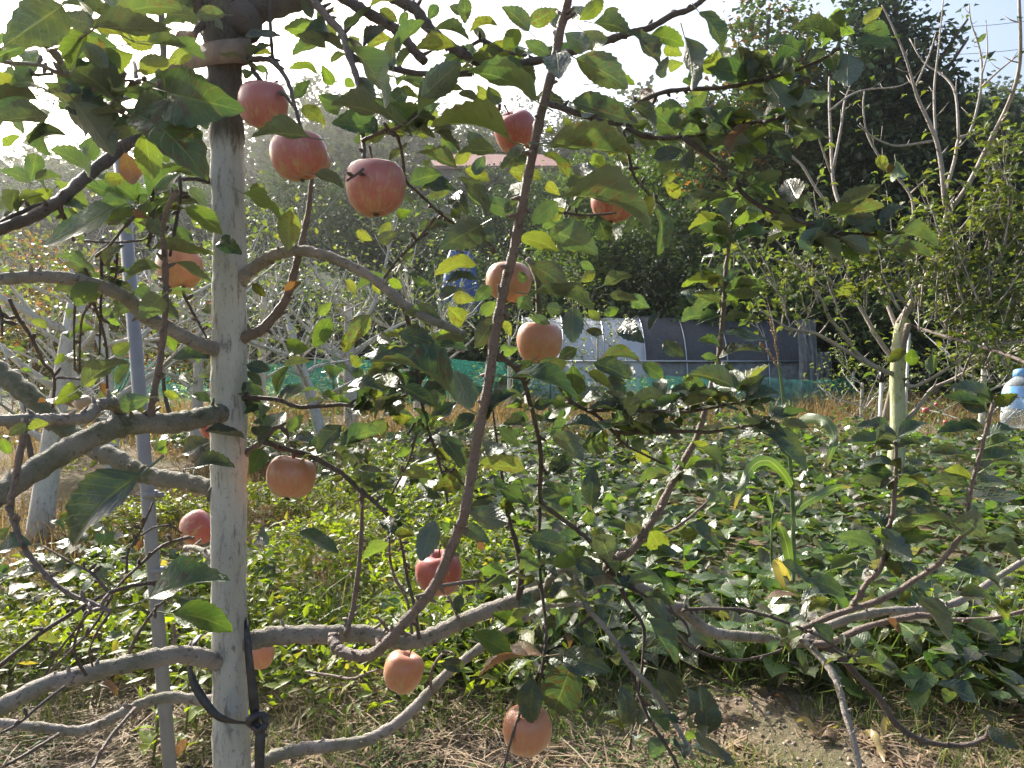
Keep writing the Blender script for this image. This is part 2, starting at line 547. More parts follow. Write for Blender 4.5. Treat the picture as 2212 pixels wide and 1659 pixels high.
def vnoise(x, y, s, seed=0):
    """cheap smooth 2-D value noise on arrays"""
    x = np.asarray(x, float) / s + 100.3 * seed; y = np.asarray(y, float) / s + 57.7 * seed
    xi, yi = np.floor(x).astype(int), np.floor(y).astype(int)
    fx, fy = x - xi, y - yi
    fx, fy = fx * fx * (3 - 2 * fx), fy * fy * (3 - 2 * fy)
    def h(a, b):
        v = np.sin(a * 127.1 + b * 311.7 + seed * 74.7) * 43758.5453
        return v - np.floor(v)
    return (h(xi, yi) * (1 - fx) + h(xi + 1, yi) * fx) * (1 - fy) + (h(xi, yi + 1) * (1 - fx) + h(xi + 1, yi + 1) * fx) * fy

def terr(x, y):
    x, y = np.asarray(x, float), np.asarray(y, float)
    bank = 1.2 * ss(16.5, 20, y)
    side = .45 + .55 * ss(-40, -10, x)
    hill = np.clip(y - 20, 0, 66) * .275 * side + 3.0 * (vnoise(x, y, 22, 3) - .4) * ss(26, 60, y)
    down = np.clip(y - 90, 0, None) * .05
    near = .05 * (vnoise(x, y, .9, 1) - .5) * ss(24, 12, y) + .02 * (vnoise(x, y, .22, 2) - .5) * ss(10, 5, y)
    return bank + hill - down + near

xs = np.concatenate([-np.geomspace(420, 6.2, 34), np.arange(-6, 6.01, .11), np.geomspace(6.2, 420, 34)])
ys = np.concatenate([-np.geomspace(200, 1.2, 10), np.arange(-1, 11, .11), np.arange(11, 24, .5), np.geomspace(24.5, 140, 40), np.geomspace(150, 900, 8)])
GX, GY = np.meshgrid(xs, ys)
GV = np.stack([GX, GY, terr(GX, GY)], -1).reshape(-1, 3)
nx, ny = len(xs), len(ys)
ii = (np.arange(ny - 1)[:, None] * nx + np.arange(nx - 1)[None]).ravel()
ground_me = mesh_np('ground', GV, [np.stack([ii, ii + 1, ii + 1 + nx, ii + nx], -1)])
m, nt, out = new_mat('orchard_soil')
ge = nt.nodes.new('ShaderNodeNewGeometry')
pos = ge.outputs['Position']
n1, n2, n3 = noise_n(nt, pos, 1.7, 6, .6), noise_n(nt, pos, 22, 5, .65), noise_n(nt, pos, 120, 4, .7)
c = mix_c(nt, ramp(nt, n2, [(.35, 0.0), (.65, 1.0)]), (.17, .125, .085), (.30, .235, .165))
c = mix_c(nt, ramp(nt, n3, [(.5, 0.0), (.62, .8)]), c, (.10, .075, .05))
c = mix_c(nt, math_n(nt, 'MULTIPLY', ramp(nt, n1, [(.42, 0.0), (.58, 1.0)]), .65), c, (.075, .085, .035))
sx = nt.nodes.new('ShaderNodeSeparateXYZ'); nt.links.new(pos, sx.inputs[0])
far = ramp(nt, math_n(nt, 'DIVIDE', sx.outputs[1], 40.0), [(.30, 0.0), (.45, 1.0)])
c = mix_c(nt, far, c, mix_c(nt, ramp(nt, noise_n(nt, pos, .6, 5), [(.4, 0.0), (.6, 1.0)]), (.026, .040, .016), (.050, .062, .024)))
p = N(nt, 'ShaderNodeBsdfPrincipled', i_Roughness=.95)
p.inputs['Specular IOR Level'].default_value = .1
nt.links.new(c, p.inputs['Base Color'])
nt.links.new(bump(nt, math_n(nt, 'ADD', n2, math_n(nt, 'MULTIPLY', n3, .6)), .8, .02), p.inputs['Normal'])
nt.links.new(p.outputs[0], out.inputs[0])
M['soil'] = m
tag(link('ground', ground_me, None, M['soil']), kind='structure')

# ------------------------------------------------------------------ far woods on the hill
DIAMOND = [simple_leaf(.12, .75, .1, 3), simple_leaf(.2, .6, .25, 3)]
QUADLEAF = []
for fo, wi in ((.12, .8), (.25, .65), (-.1, .9)):
    QUADLEAF.append((np.array([(0, 0, 0), (.45, wi * .5, fo), (1, 0, -.05), (.45, -wi * .5, fo)], float), [np.array([(0, 2, 1), (0, 3, 2)], np.int32)], np.array([(0, .5), (.5, 1), (1, .5), (.5, 0)], float)))

def cluster_points(lobes, n_clusters, per, spread, seed, shell=.55, flat=.8):
    """leaf positions: clumps scattered through ellipsoid lobes, thicker towards the outside"""
    r = np.random.default_rng(seed)
    lobes = np.asarray(lobes, float)
    vol = lobes[:, 3] * lobes[:, 4] * lobes[:, 5]
    k = r.choice(len(lobes), n_clusters, p=vol / vol.sum())
    u = r.normal(size=(n_clusters, 3)); u /= np.linalg.norm(u, axis=1)[:, None]
    rad = shell + (1 - shell) * r.random(n_clusters) ** .6
    c = lobes[k, :3] + u * rad[:, None] * lobes[k, 3:6]
    cnt = np.maximum(3, r.poisson(per, n_clusters))
    ci = np.repeat(np.arange(n_clusters), cnt)
    sp = spread * r.uniform(.6, 1.4, n_clusters)
    pts = c[ci] + r.normal(size=(len(ci), 3)) * sp[ci][:, None] * np.array([1, 1, flat])
    return pts, c

M['wood'] = leaf_mat('hill_wood_leaves', [(.035, .05, .02), (.05, .07, .025), (.075, .085, .03), (.045, .065, .03), (.10, .10, .035)], trans=.20, spots=0, veins=False, detail=False, rough=.9, spec=.05)
lob = []
r_ = np.random.default_rng(5)
while len(lob) < 640:
    yy = r_.uniform(30, 88); xx = r_.uniform(-1, 1) * (yy * .85 + 4)
    if -9 < xx - 1 < 8 and 30 < yy < 46:
        continue
    h = r_.uniform(1.6, 3.6) * (0.8 if yy < 45 else 1.15)
    lob.append((xx, yy, float(terr(xx, yy)) + h * .8, h * .62, h * .62, h))
pts, _ = cluster_points(lob, 14000, 10, .42, 6)
tag(batch_obj('hill_wood', QUADLEAF, pts, rand_rot(len(pts), .9), npr.uniform(.28, .55, len(pts)), M['wood']),
    'hazy wood of small trees covering the hillside far behind', 'woodland', kind='stuff')

# ------------------------------------------------------------------ house on the slope
HX, HY = (1075 - 1106) / FPX * 43, 43.0
hz = P(1075, 385, 43).z - 2.5
M['roof'] = plain_mat('faded_red_roof', (.33, .16, .13), .75, .3, 3, c2=(.26, .12, .10), bumps=.1)
M['wall'] = plain_mat('brown_house_wall', (.26, .24, .21), .85, .15, 4)
M['win'] = plain_mat('dark_window_glass', (.03, .035, .04), .1, .2, 4, bumps=0)
house = tag(empty('house', (HX, HY, hz)), 'far house with faded red roof on the slope behind the orchard', 'house')
b = MB(); b.box((HX, HY, hz + 1.25), (3.5, 2.2, 1.25)); b.build('wall', M['wall'], house, False)
b = MB()
rz = hz + 2.5
b.add([(HX - 3.9, HY - 2.6, rz), (HX + 3.9, HY - 2.6, rz), (HX + 3.9, HY + 2.6, rz), (HX - 3.9, HY + 2.6, rz), (HX - 3.0, HY, rz + 1.15), (HX + 3.0, HY, rz + 1.15),
       (HX - 3.9, HY - 2.6, rz - .15), (HX + 3.9, HY - 2.6, rz - .15), (HX + 3.9, HY + 2.6, rz - .15), (HX - 3.9, HY + 2.6, rz - .15)],
      [(0, 1, 5, 4), (2, 3, 4, 5), (1, 2, 5), (3, 0, 4), (6, 7, 1, 0), (7, 8, 2, 1), (8, 9, 3, 2), (9, 6, 0, 3), (9, 8, 7, 6)])
b.build('roof', M['roof'], house, False)
for q in (-2.2, 0, 2.2):
    b = MB(); b.box((HX + q, HY - 2.21, hz + 1.5), (.5, .04, .5)); b.build('window', M['win'], house, False)

# ------------------------------------------------------------------ trees and shrubs behind the field
def limb_tree(t, base, top, r0, mat, n, spread, seed, height):
    """trunk and a few limbs inside a leafy crown"""
    r = random.Random(seed)
    b = MB()
    mid = base.lerp(top, .5) + Vector((r.uniform(-.3, .3), r.uniform(-.3, .3), 0))
    pts = spline([(*base, r0), (*mid, r0 * .75), (*top, r0 * .3)], 6)
    b.tube(pts[:, :3], pts[:, 3], 8)
    b.build('trunk', mat, t)
    for k in range(n):
        f = r.uniform(.25, .85)
        s = base.lerp(top, f)
        an = r.uniform(0, 6.28)
        e_ = s + Vector((math.cos(an) * spread, math.sin(an) * spread * .6, height * r.uniform(.12, .3)))
        mm = s.lerp(e_, .5) + Vector((0, 0, -.15))
        q = spline([(*s, r0 * .45), (*mm, r0 * .3), (*e_, r0 * .12)], 4)
        b = MB(); b.tube(q[:, :3], q[:, 3], 6); b.build('limb', mat, t)

M['dark_leaf'] = leaf_mat('vine_tree_leaves', [(.024, .050, .020), (.034, .066, .022), (.046, .080, .024), (.028, .052, .025)], trans=.22, spots=0, veins=False, detail=False, rough=.6, spec=.2)
M['persimmon'] = leaf_mat('persimmon_leaves', [(.030, .055, .020), (.045, .080, .022), (.07, .11, .025), (.05, .08, .025), (.26, .10, .02)], trans=.33, spots=0, veins=False, detail=False, rough=.6, spec=.2)
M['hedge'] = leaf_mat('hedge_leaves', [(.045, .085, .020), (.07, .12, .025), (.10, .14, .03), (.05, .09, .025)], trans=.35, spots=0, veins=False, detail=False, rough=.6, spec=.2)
M['hedge_d'] = leaf_mat('dark_hedge_leaves', [(.022, .045, .018), (.035, .06, .02), (.05, .08, .025)], trans=.28, spots=0, veins=False, detail=False, rough=.6, spec=.2)  # darker greens than the other hedge leaves
M['olive'] = leaf_mat('yellowing_shrub_leaves', [(.09, .12, .03), (.14, .15, .035), (.07, .10, .03), (.24, .13, .03), (.22, .07, .02)], trans=.4, spots=0, veins=False, detail=False, rough=.6, spec=.2)

def px_lobe(x, y, d, rx, ry, depth=None):
    """ellipsoid lobe given by its outline in the photograph"""
    c = P(x, y, d)
    return (c.x, c.y, c.z, rx / FPX * d, (depth if depth else rx / FPX * d * .8), ry / FPX * d)

def leafy(name, label, cat, lobes, base, nclus, per, spread, size, mat, seed, bark='twig', r0=.12, limbs=5, tilt=.9, group=None, tmpl=DIAMOND, shell=.45, crown='crown', flat=.8):
    t = tag(empty(name, base), label, cat, group)
    L = np.array(lobes)
    top = Vector((L[:, 0].mean(), L[:, 1].mean(), (L[:, 2] + L[:, 5] * .6).max()))
    limb_tree(t, Vector(base), top, r0, M[bark], limbs, float(L[:, 3].max()) * .8, seed, top.z - base[2])
    pts, _ = cluster_points(lobes, nclus, per, spread, seed, shell, flat)
    pts[:, 2] = np.maximum(pts[:, 2], terr(pts[:, 0], pts[:, 1]) + .03)
    o = batch_obj(crown, tmpl, pts, rand_rot(len(pts), tilt), npr.uniform(.7, 1.3, len(pts)) * size, M[mat], t)
    o['kind'] = 'stuff'
    return t

d = 19.0
leafy('persimmon_tree', 'tall tree with orange flecked leaves left of the dark vine-clad tree', 'tree',
      [px_lobe(1660, 110, d, 110, 120), px_lobe(1610, 260, d, 130, 130), px_lobe(1730, 240, d, 110, 150), px_lobe(1590, 400, d, 120, 110), px_lobe(1690, 380, d, 110, 120)],
      (P(1660, 500, 19).x, 19.6, 1.0), 620, 15, .20, .16, 'persimmon', 21, r0=.16, limbs=7)
d = 19.5
leafy('vine_clad_tree', 'tallest dark tree smothered in climbing vines at upper right', 'tree',
      [px_lobe(1890, 60, d, 80, 110), px_lobe(1960, 160, d, 110, 130), px_lobe(1840, 240, d, 120, 130), px_lobe(2010, 290, d, 120, 140), px_lobe(1880, 400, d, 170, 130), px_lobe(2050, 440, d, 120, 130), px_lobe(1780, 520, d, 160, 110), px_lobe(1950, 560, d, 190, 130)],
      (P(1930, 500, 19.5).x, 20.0, 1.0), 1500, 18, .22, .20, 'dark_leaf', 22, r0=.22, limbs=8, shell=.3)
d = 19
leafy('broad_tree', 'dark rounded tree crown at right edge behind bare grey branches', 'tree',
      [px_lobe(2170, 300, d, 90, 110), px_lobe(2240, 380, d, 120, 150), px_lobe(2130, 430, d, 110, 120), px_lobe(2220, 560, d, 160, 140)],
      (*G(2200, 840)[:2], 1.0), 420, 15, .24, .18, 'dark_leaf', 23, r0=.2, limbs=6)
# hedge of bushes along the bank
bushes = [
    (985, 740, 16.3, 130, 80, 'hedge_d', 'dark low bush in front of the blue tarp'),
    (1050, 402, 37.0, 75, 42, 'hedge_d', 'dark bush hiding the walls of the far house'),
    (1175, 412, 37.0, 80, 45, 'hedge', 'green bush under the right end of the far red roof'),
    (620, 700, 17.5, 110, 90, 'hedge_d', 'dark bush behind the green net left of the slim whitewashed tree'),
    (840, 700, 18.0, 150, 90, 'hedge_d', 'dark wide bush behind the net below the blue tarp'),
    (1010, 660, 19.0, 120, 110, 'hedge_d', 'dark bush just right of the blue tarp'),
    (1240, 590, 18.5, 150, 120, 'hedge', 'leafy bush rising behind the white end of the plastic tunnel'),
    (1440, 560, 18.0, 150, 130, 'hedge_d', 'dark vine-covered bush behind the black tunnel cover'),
    (1580, 640, 17.0, 130, 80, 'hedge', 'yellow-green bush above the black tunnel cover'),
    (1790, 700, 17.5, 120, 120, 'hedge_d', 'dark bush beside the open right end of the tunnel'),
    (2000, 700, 16.0, 170, 130, 'hedge_d', 'dark bush behind the forked orchard tree on the right'),
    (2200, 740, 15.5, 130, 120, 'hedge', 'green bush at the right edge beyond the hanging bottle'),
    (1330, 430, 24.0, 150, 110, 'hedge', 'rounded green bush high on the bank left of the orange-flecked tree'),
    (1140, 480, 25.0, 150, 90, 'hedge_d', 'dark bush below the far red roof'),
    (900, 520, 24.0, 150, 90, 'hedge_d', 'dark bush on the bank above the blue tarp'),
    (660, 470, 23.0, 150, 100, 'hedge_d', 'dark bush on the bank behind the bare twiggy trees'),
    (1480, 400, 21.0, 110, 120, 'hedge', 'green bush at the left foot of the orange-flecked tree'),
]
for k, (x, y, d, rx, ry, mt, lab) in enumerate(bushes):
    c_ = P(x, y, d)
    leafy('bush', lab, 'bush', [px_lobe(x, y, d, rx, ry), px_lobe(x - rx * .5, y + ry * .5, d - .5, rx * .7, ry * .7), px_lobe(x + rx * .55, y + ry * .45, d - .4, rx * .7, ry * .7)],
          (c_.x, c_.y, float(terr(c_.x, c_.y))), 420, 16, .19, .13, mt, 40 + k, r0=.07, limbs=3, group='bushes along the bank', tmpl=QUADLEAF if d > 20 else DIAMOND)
# yellowing shrubs at the far left
for k, (x, y, d, rx, ry, lab) in enumerate([
        (40, 570, 10.5, 120, 80, 'yellow-green shrub at the far left edge beyond the grey pole'),
        (200, 640, 9.0, 110, 90, 'shrub with reddening leaves behind the grey pole'),
        (380, 720, 9.5, 90, 90, 'shrub with orange leaves just left of the whitewashed trunk'),
        (60, 740, 8.0, 100, 100, 'low yellowing shrub under the bare left orchard tree')]):
    c_ = P(x, y, d)
    leafy('shrub', lab, 'shrub', [px_lobe(x, y, d, rx, ry), px_lobe(x + rx * .5, y + ry * .6, d, rx * .6, ry * .8)], (c_.x, c_.y, 0.0), 170, 10, .12, .07, 'olive', 70 + k, r0=.03, limbs=6, group='yellowing shrubs')
for k, (x, y, d, rx, ry, lab) in enumerate([(120, 440, 26, 190, 90, 'bluish tree mass low on the hill at far left'), (330, 470, 27, 180, 80, 'bluish round tree left of the whitewashed trunk, far off')]):
    c_ = P(x, y, d)
    leafy('hillside_tree', lab, 'tree', [px_lobe(x, y, d, rx, ry), px_lobe(x + 60, y + 40, d, rx * .8, ry * .8)], (c_.x, c_.y, float(terr(c_.x, c_.y))), 260, 14, .3, .22, 'hedge_d', 80 + k, r0=.1, limbs=4, tmpl=QUADLEAF)

# ------------------------------------------------------------------ net fence
FENCE_Y = 14.0
M['net'] = None
m, nt, out = new_mat('green_netting')
tc = nt.nodes.new('ShaderNodeTexCoord')
wv = []
for ax in (0, 2):
    sx = nt.nodes.new('ShaderNodeSeparateXYZ'); nt.links.new(tc.outputs['Object'], sx.inputs[0])
    f = math_n(nt, 'FRACT', math_n(nt, 'MULTIPLY', sx.outputs[ax], 55.0))
    wv.append(math_n(nt, 'LESS_THAN', f, .13))
hole = math_n(nt, 'MAXIMUM', wv[0], wv[1])
p = N(nt, 'ShaderNodeBsdfPrincipled', i_Roughness=.5); p.inputs['Base Color'].default_value = (.05, .26, .21, 1)
tr = nt.nodes.new('ShaderNodeBsdfTranslucent'); tr.inputs[0].default_value = (.06, .34, .27, 1)
mx = nt.nodes.new('ShaderNodeMixShader'); mx.inputs[0].default_value = .5
nt.links.new(p.outputs[0], mx.inputs[1]); nt.links.new(tr.outputs[0], mx.inputs[2])
tp = nt.nodes.new('ShaderNodeBsdfTransparent')
m2 = nt.nodes.new('ShaderNodeMixShader'); nt.links.new(hole, m2.inputs[0])
nt.links.new(tp.outputs[0], m2.inputs[1]); nt.links.new(mx.outputs[0], m2.inputs[2])
nt.links.new(m2.outputs[0], out.inputs[0])
M['net'] = m
M['post'] = plain_mat('green_post', (.05, .12, .08), .5, .3, 30)
fence = tag(empty('net_fence', (-1, FENCE_Y, 0)), 'low green garden net fence strung on thin posts across the field', 'fence')
posts = [-7.2, -5.2, -3.25, -1.3, .7, 2.7, 4.3, 6.0]
def fy(x):
    return FENCE_Y - .12 * x * (x > 0) * .6 + .1 * math.sin(x)
for x in posts:
    b = MB(); b.tube([(x, fy(x), 0), (x, fy(x), 1.06 if x < 0.5 else .72)], .016, 6); b.build('post', M['post'], fence)
for i in range(len(posts) - 1):
    b = MB(); V, F = [], []
    x0, x1 = posts[i], posts[i + 1]
    nn = 14
    for k in range(nn + 1):
        x = x0 + (x1 - x0) * k / nn
        sag = .10 * math.sin(math.pi * k / nn) * (1 + .4 * math.sin(i * 2.1))
        for q, z in enumerate(np.array((.02, .35, .7, .98 - sag)) * (1.0 if x < .5 else .66)):
            V.append((x, fy(x) - .02 + .05 * math.sin(x * 3 + q * 2) * math.sin(math.pi * k / nn), z))
    for k in range(nn):
        for q in range(3):
            a_ = k * 4 + q
            F.append((a_, a_ + 4, a_ + 5, a_ + 1))
    b.add(V, F); b.build('net_panel', M['net'], fence)

# crop behind the net
M['crop'] = leaf_mat('yellow_green_crop', [(.16, .22, .05), (.22, .27, .07), (.12, .19, .045), (.26, .28, .08)], trans=.45, spots=0, veins=False, detail=False)
n = 5200
pos = np.stack([npr.uniform(-6.5, 3.5, n), npr.uniform(14.25, 16.2, n), npr.uniform(.02, .85, n)], -1)
keep = vnoise(pos[:, 0], pos[:, 1], .5, 9) * .9 + .15 > pos[:, 2]
pos = pos[keep]
tag(batch_obj('vegetable_crop', DIAMOND, pos, rand_rot(len(pos), .7), npr.uniform(.07, .14, len(pos)), M['crop']),
    'bright yellow-green leafy crop growing behind the net fence', 'crop', kind='stuff')

# ------------------------------------------------------------------ blue tarp
M['tarp'] = plain_mat('blue_tarp', (.035, .11, .36), .5, .35, 6, bumps=.6, dist=.1)
tp_ = P(992, 600, 17.0)
t = tag(empty('blue_tarp', (tp_.x, tp_.y, float(terr(tp_.x, tp_.y)))), 'bright blue tarpaulin draped over a stack behind the orchard', 'tarp')
b = MB(); V, F = [], []
nu, nv = 14, 12
zt, zb = P(985, 548, 17).z, float(terr(tp_.x, tp_.y)) - .05
for i in range(nv + 1):
    f = i / nv
    for k in range(nu + 1):
        an = 2 * math.pi * k / nu
        rr = (.10 + .30 * min(1, f * 2.2) ** .6) * (1 + .10 * math.sin(an * 5 + f * 3))
        z = zt - (zt - zb) * max(0, f - .12) / .88 + .06 * math.sin(an * 2)
        V.append((tp_.x + rr * math.cos(an) * 1.15, tp_.y + rr * math.sin(an), z))
for i in range(nv):
    for k in range(nu):
        a_ = i * (nu + 1) + k
        F.append((a_, a_ + 1, a_ + nu + 2, a_ + nu + 1))
F.append(tuple(range(nu)))
b.add(V, F); b.build('sheet', M['tarp'], t)

# ------------------------------------------------------------------ plastic tunnel (hoop house)
M['shade'] = plain_mat('black_shade_cloth', (.055, .055, .06), .8, .3, 25, bumps=.4, dist=.03, c2=(.09, .09, .095))
M['film'] = plain_mat('white_plastic_film', (.75, .77, .80), .25, .1, 4, bumps=.5, dist=.08, trans=.35, spec=.6)
M['clear'] = plain_mat('clear_plastic_film', (.74, .78, .80), .16, .35, 9, bumps=1.0, dist=.16, trans=.4, spec=.8, alpha=.66)
M['steel'] = plain_mat('galvanised_steel', (.42, .44, .46), .35, .2, 40, metal=.8, bumps=.1)
TX0, TX1 = P(1130, 800, 15.2).x, P(1755, 800, 15.2).x
TY, TR, TH = 16.6, 1.35, 1.72
def arch_pt(x, an, k=1.0):
    return Vector((x, TY - TR * k * math.cos(an) * 1.0, TH * k * max(0.0, math.sin(an)) ** .8))
tun = tag(empty('plastic_tunnel', ((TX0 + TX1) / 2, TY, 0)), 'low arched plastic tunnel with black shade cloth over its right half', 'greenhouse')
def skin(x0, x1, a0, a1, k, mat, name, nxx=40, naa=26, wob=.014):
    b = MB(); V, F = [], []
    for i in range(nxx + 1):
        for j in range(naa + 1):
            x = x0 + (x1 - x0) * i / nxx
            an = a0 + (a1 - a0) * j / naa
            q = arch_pt(x, an, k + wob * math.sin(x * 9 + an * 5) * math.sin(an * 3 + x) + wob * .8 * mnoise.noise(Vector((x * 6, an * 4, k))))
            V.append(q)
    for i in range(nxx):
        for j in range(naa):
            a_ = i * (naa + 1) + j
            F.append((a_, a_ + naa + 1, a_ + naa + 2, a_ + 1))
    b.add(V, F)
    return b.build(name, mat, tun)
XM = P(1400, 740, 15.2).x
skin(TX0, XM + .05, .0, math.pi, 1.0, M['film'], 'film_cover')
skin(XM, TX1, .40, math.pi, 1.012, M['shade'], 'shade_cloth')
skin(XM, TX1 - .1, .0, .42, 1.0, M['clear'], 'side_film')
for k in range(8):
    x = TX0 + (TX1 - TX0) * k / 7
    b = MB(); b.tube([arch_pt(x, math.pi * j / 18, 1.025) for j in range(19)], .014, 6); b.build('hoop', M['steel'], tun)
b = MB(); b.tube([arch_pt(TX0, .40, 1.04), arch_pt(TX1 + .3, .40, 1.04)], .022, 6); b.build('side_rail', M['steel'], tun)
for k, (x0, x1) in enumerate([(1722, 1762), (1762, 1795)]):
    b = MB(); V, F = [], []
    top = 690 if k == 0 else 760
    for i in range(9):
        for j in range(9):
            f = j / 8
            x = x0 + (x1 - x0) * i / 8 + 10 * math.sin(f * 4 + k) * f
            q = P(x, top + (888 - top) * f, 14.95 + .12 * math.sin(i * 1.9 + f * 2) + .2 * k)
            V.append((q.x, q.y, max(.02, q.z)))
    for i in range(8):
        for j in range(8):
            a_ = i * 9 + j
            F.append((a_, a_ + 9, a_ + 10, a_ + 1))
    b.add(V, F); b.build('end_flap', M['clear'], tun)

# ------------------------------------------------------------------ utility pole and wires
M['concrete'] = plain_mat('pale_concrete', (.36, .36, .35), .8, .2, 8)
q0 = P(14, 560, 24)
t = tag(empty('utility_pole', (q0.x, q0.y, float(terr(q0.x, q0.y)))), 'thin pale utility pole at the far left edge', 'pole')
b = MB(); b.tube([(q0.x, q0.y, float(terr(q0.x, q0.y)) - .2), (q0.x, q0.y, P(14, 418, 24).z)], [.10, .07], 8); b.build('shaft', M['concrete'], t)
b = MB(); b.box((q0.x, q0.y - .1, P(14, 430, 24).z), (.45, .05, .05)); b.build('crossarm', M['concrete'], t)
M['wire'] = plain_mat('power_wire', (.10, .10, .11), .6, .1, 10, bumps=0)
for k, (ya, yb, lab) in enumerate([(118, 88, 'lower thin power wire crossing the sky at upper right'), (60, 28, 'upper faint power wire crossing the sky at upper right')]):
    p0, p1 = P(1960, ya, 48), P(2330, yb, 40)
    b = MB(); b.tube([p0.lerp(p1, i / 10) - Vector((0, 0, .25 * math.sin(math.pi * i / 10))) for i in range(11)], .018, 5)
    tag(b.build('power_wire', M['wire']), lab, 'wire')
# ------------------------------------------------------------------ field cover
HEARTS = [heart_leaf(.10, .12, .95), heart_leaf(.02, .25, .85), heart_leaf(.18, .05, 1.05), heart_leaf(.06, .32, .9)]
WEEDS = [simple_leaf(.06, .42, .12, 3), simple_leaf(.10, .5, .25, 3), simple_leaf(.02, .36, .05, 3)]
BLADES = [blade(.35, .022), blade(.8, .02), blade(.1, .026), blade(.6, .03)]
M['potato'] = leaf_mat('sweet_potato_leaves', [(.032, .070, .022), (.050, .105, .025), (.080, .145, .028), (.040, .080, .030), (.09, .10, .065), (.12, .105, .095)], trans=.38, spots=.25, rough=.30, under=(.17, .20, .13), spec=.85, tcol=(1.7, 1.8, .5))
M['weed'] = leaf_mat('weed_leaves', [(.10, .155, .018), (.15, .215, .022), (.20, .25, .03), (.08, .12, .02), (.20, .17, .06)], trans=.52, spots=0, veins=False, detail=False, rough=.45, tcol=(1.8, 1.75, .45), spec=.35)
M['grass'] = random_mat('green_grass', [(.06, .10, .025), (.10, .15, .03), (.15, .18, .05), (.20, .19, .08)], trans=.35, rough=.45)
M['straw'] = random_mat('dry_straw', [(.26, .18, .10), (.34, .25, .15), (.20, .13, .08), (.40, .32, .21), (.16, .11, .07)], trans=.2)
M['rust_grass'] = random_mat('rusty_dry_grass', [(.27, .165, .085), (.33, .22, .125), (.18, .14, .06), (.25, .15, .08), (.12, .13, .045)], trans=.3)

M['litter'] = random_mat('leaf_shreds', [(.14, .09, .055), (.22, .15, .09), (.30, .22, .14), (.10, .07, .045), (.36, .28, .19)], trans=.1, rough=.85)

def in_patch(x, y):
    """sweet potato patch on the right and beyond the weeds"""
    edge = 2.98 + .25 * ss(.4, -.4, x) - .36 * ss(.7, 1.3, x) + .25 * np.sin(x * 1.7) + .35 * (vnoise(x, y, .6, 4) - .5)
    left = np.where(y < 6.3, -.45 - .18 * (y - 3.3), -1.0 - 1.15 * (y - 6.3)) + .5 * (vnoise(x, y, .7, 5) - .5)
    far = 10.4 + .6 * np.sin(x * .8)
    return (y > edge) & (x > left) & (y < far)

def canopy(x, y):
    return (.13 + .20 * vnoise(x, y, .55, 6) + .07 * vnoise(x, y, .2, 7)) * (.75 + .25 * np.sin(x * 4.6))

def scatter(n, x0, x1, y0, y1, f):
    x = npr.uniform(x0, x1, n); y = npr.uniform(y0, y1, n)
    k = f(x, y)
    return x[k], y[k]

x, y = scatter(44000, -6, 7.5, 2.45, 11, lambda x, y: in_patch(x, y) & (np.abs(x) < y * .72 + .5) & (npr.random(len(x)) < np.clip(1.35 - y * .07, .45, 1)))
z = terr(x, y) + canopy(x, y) * (.35 + .65 * npr.random(len(x)) ** .5)
tag(batch_obj('sweet_potato_patch', HEARTS, np.stack([x, y, z], -1), rand_rot(len(x), .55), npr.uniform(.05, .115, len(x)), M['potato']),
    'broad patch of heart-leaved sweet potato vines covering the field', 'crop', kind='stuff')
# low leafy crop at left (bigger pale leaves)
x, y = scatter(2600, -5, -1.2, 3.2, 8.5, lambda x, y: (vnoise(x, y, .9, 8) > .38) & (x < -1.15) & (y < 4.5 + .5 * vnoise(x, y, .6, 33)) & (np.abs(x) < y * .72 + .4))
z = terr(x, y) + (.1 + .3 * vnoise(x, y, .5, 12)) * (.4 + .6 * npr.random(len(x)) ** .5)
tag(batch_obj('bean_patch', HEARTS, np.stack([x, y, z], -1), rand_rot(len(x), .5), npr.uniform(.06, .12, len(x)), M['potato']),
    'patch of broad bean leaves on the left beyond the pole', 'crop', kind='stuff')
# bright weeds below and behind the whitewashed trunk
def weed_f(x, y):
    return (vnoise(x, y, .8, 14) > .26 + .42 * ss(-.9, -1.9, x) * ss(3.7, 4.6, y) + .25 * ss(5.4, 6.4, y)) & (x < .05 - .16 * (y - 3) + .4 * vnoise(x, y, .4, 15)) & (np.abs(x) < y * .70 + .4)
x, y = scatter(62000, -4.6, .5, 2.5, 7.4, lambda x, y: weed_f(x, y) & (npr.random(len(x)) < ss(2.4, 3.1, y)))
h = .10 + .30 * vnoise(x, y, .4, 16)
z = terr(x, y) + h * (.15 + .85 * npr.random(len(x)) ** .6)
tag(batch_obj('weed_cover', WEEDS, np.stack([x, y, z], -1), rand_rot(len(x), .75), npr.uniform(.028, .072, len(x)), M['weed']),
    'bright green weeds spread under the apple tree on the left', 'weeds', kind='stuff')
x, y = scatter(9000, -7, 8, 9.5, 15.5, lambda x, y: (vnoise(x, y, 1.0, 17) > .55))
z = terr(x, y) + .45 * npr.random(len(x)) * vnoise(x, y, .8, 18)
tag(batch_obj('verge_weeds', DIAMOND, np.stack([x, y, z], -1), rand_rot(len(x), .6), npr.uniform(.05, .11, len(x)), M['hedge']),
    'green weeds along the foot of the net fence', 'weeds', kind='stuff')
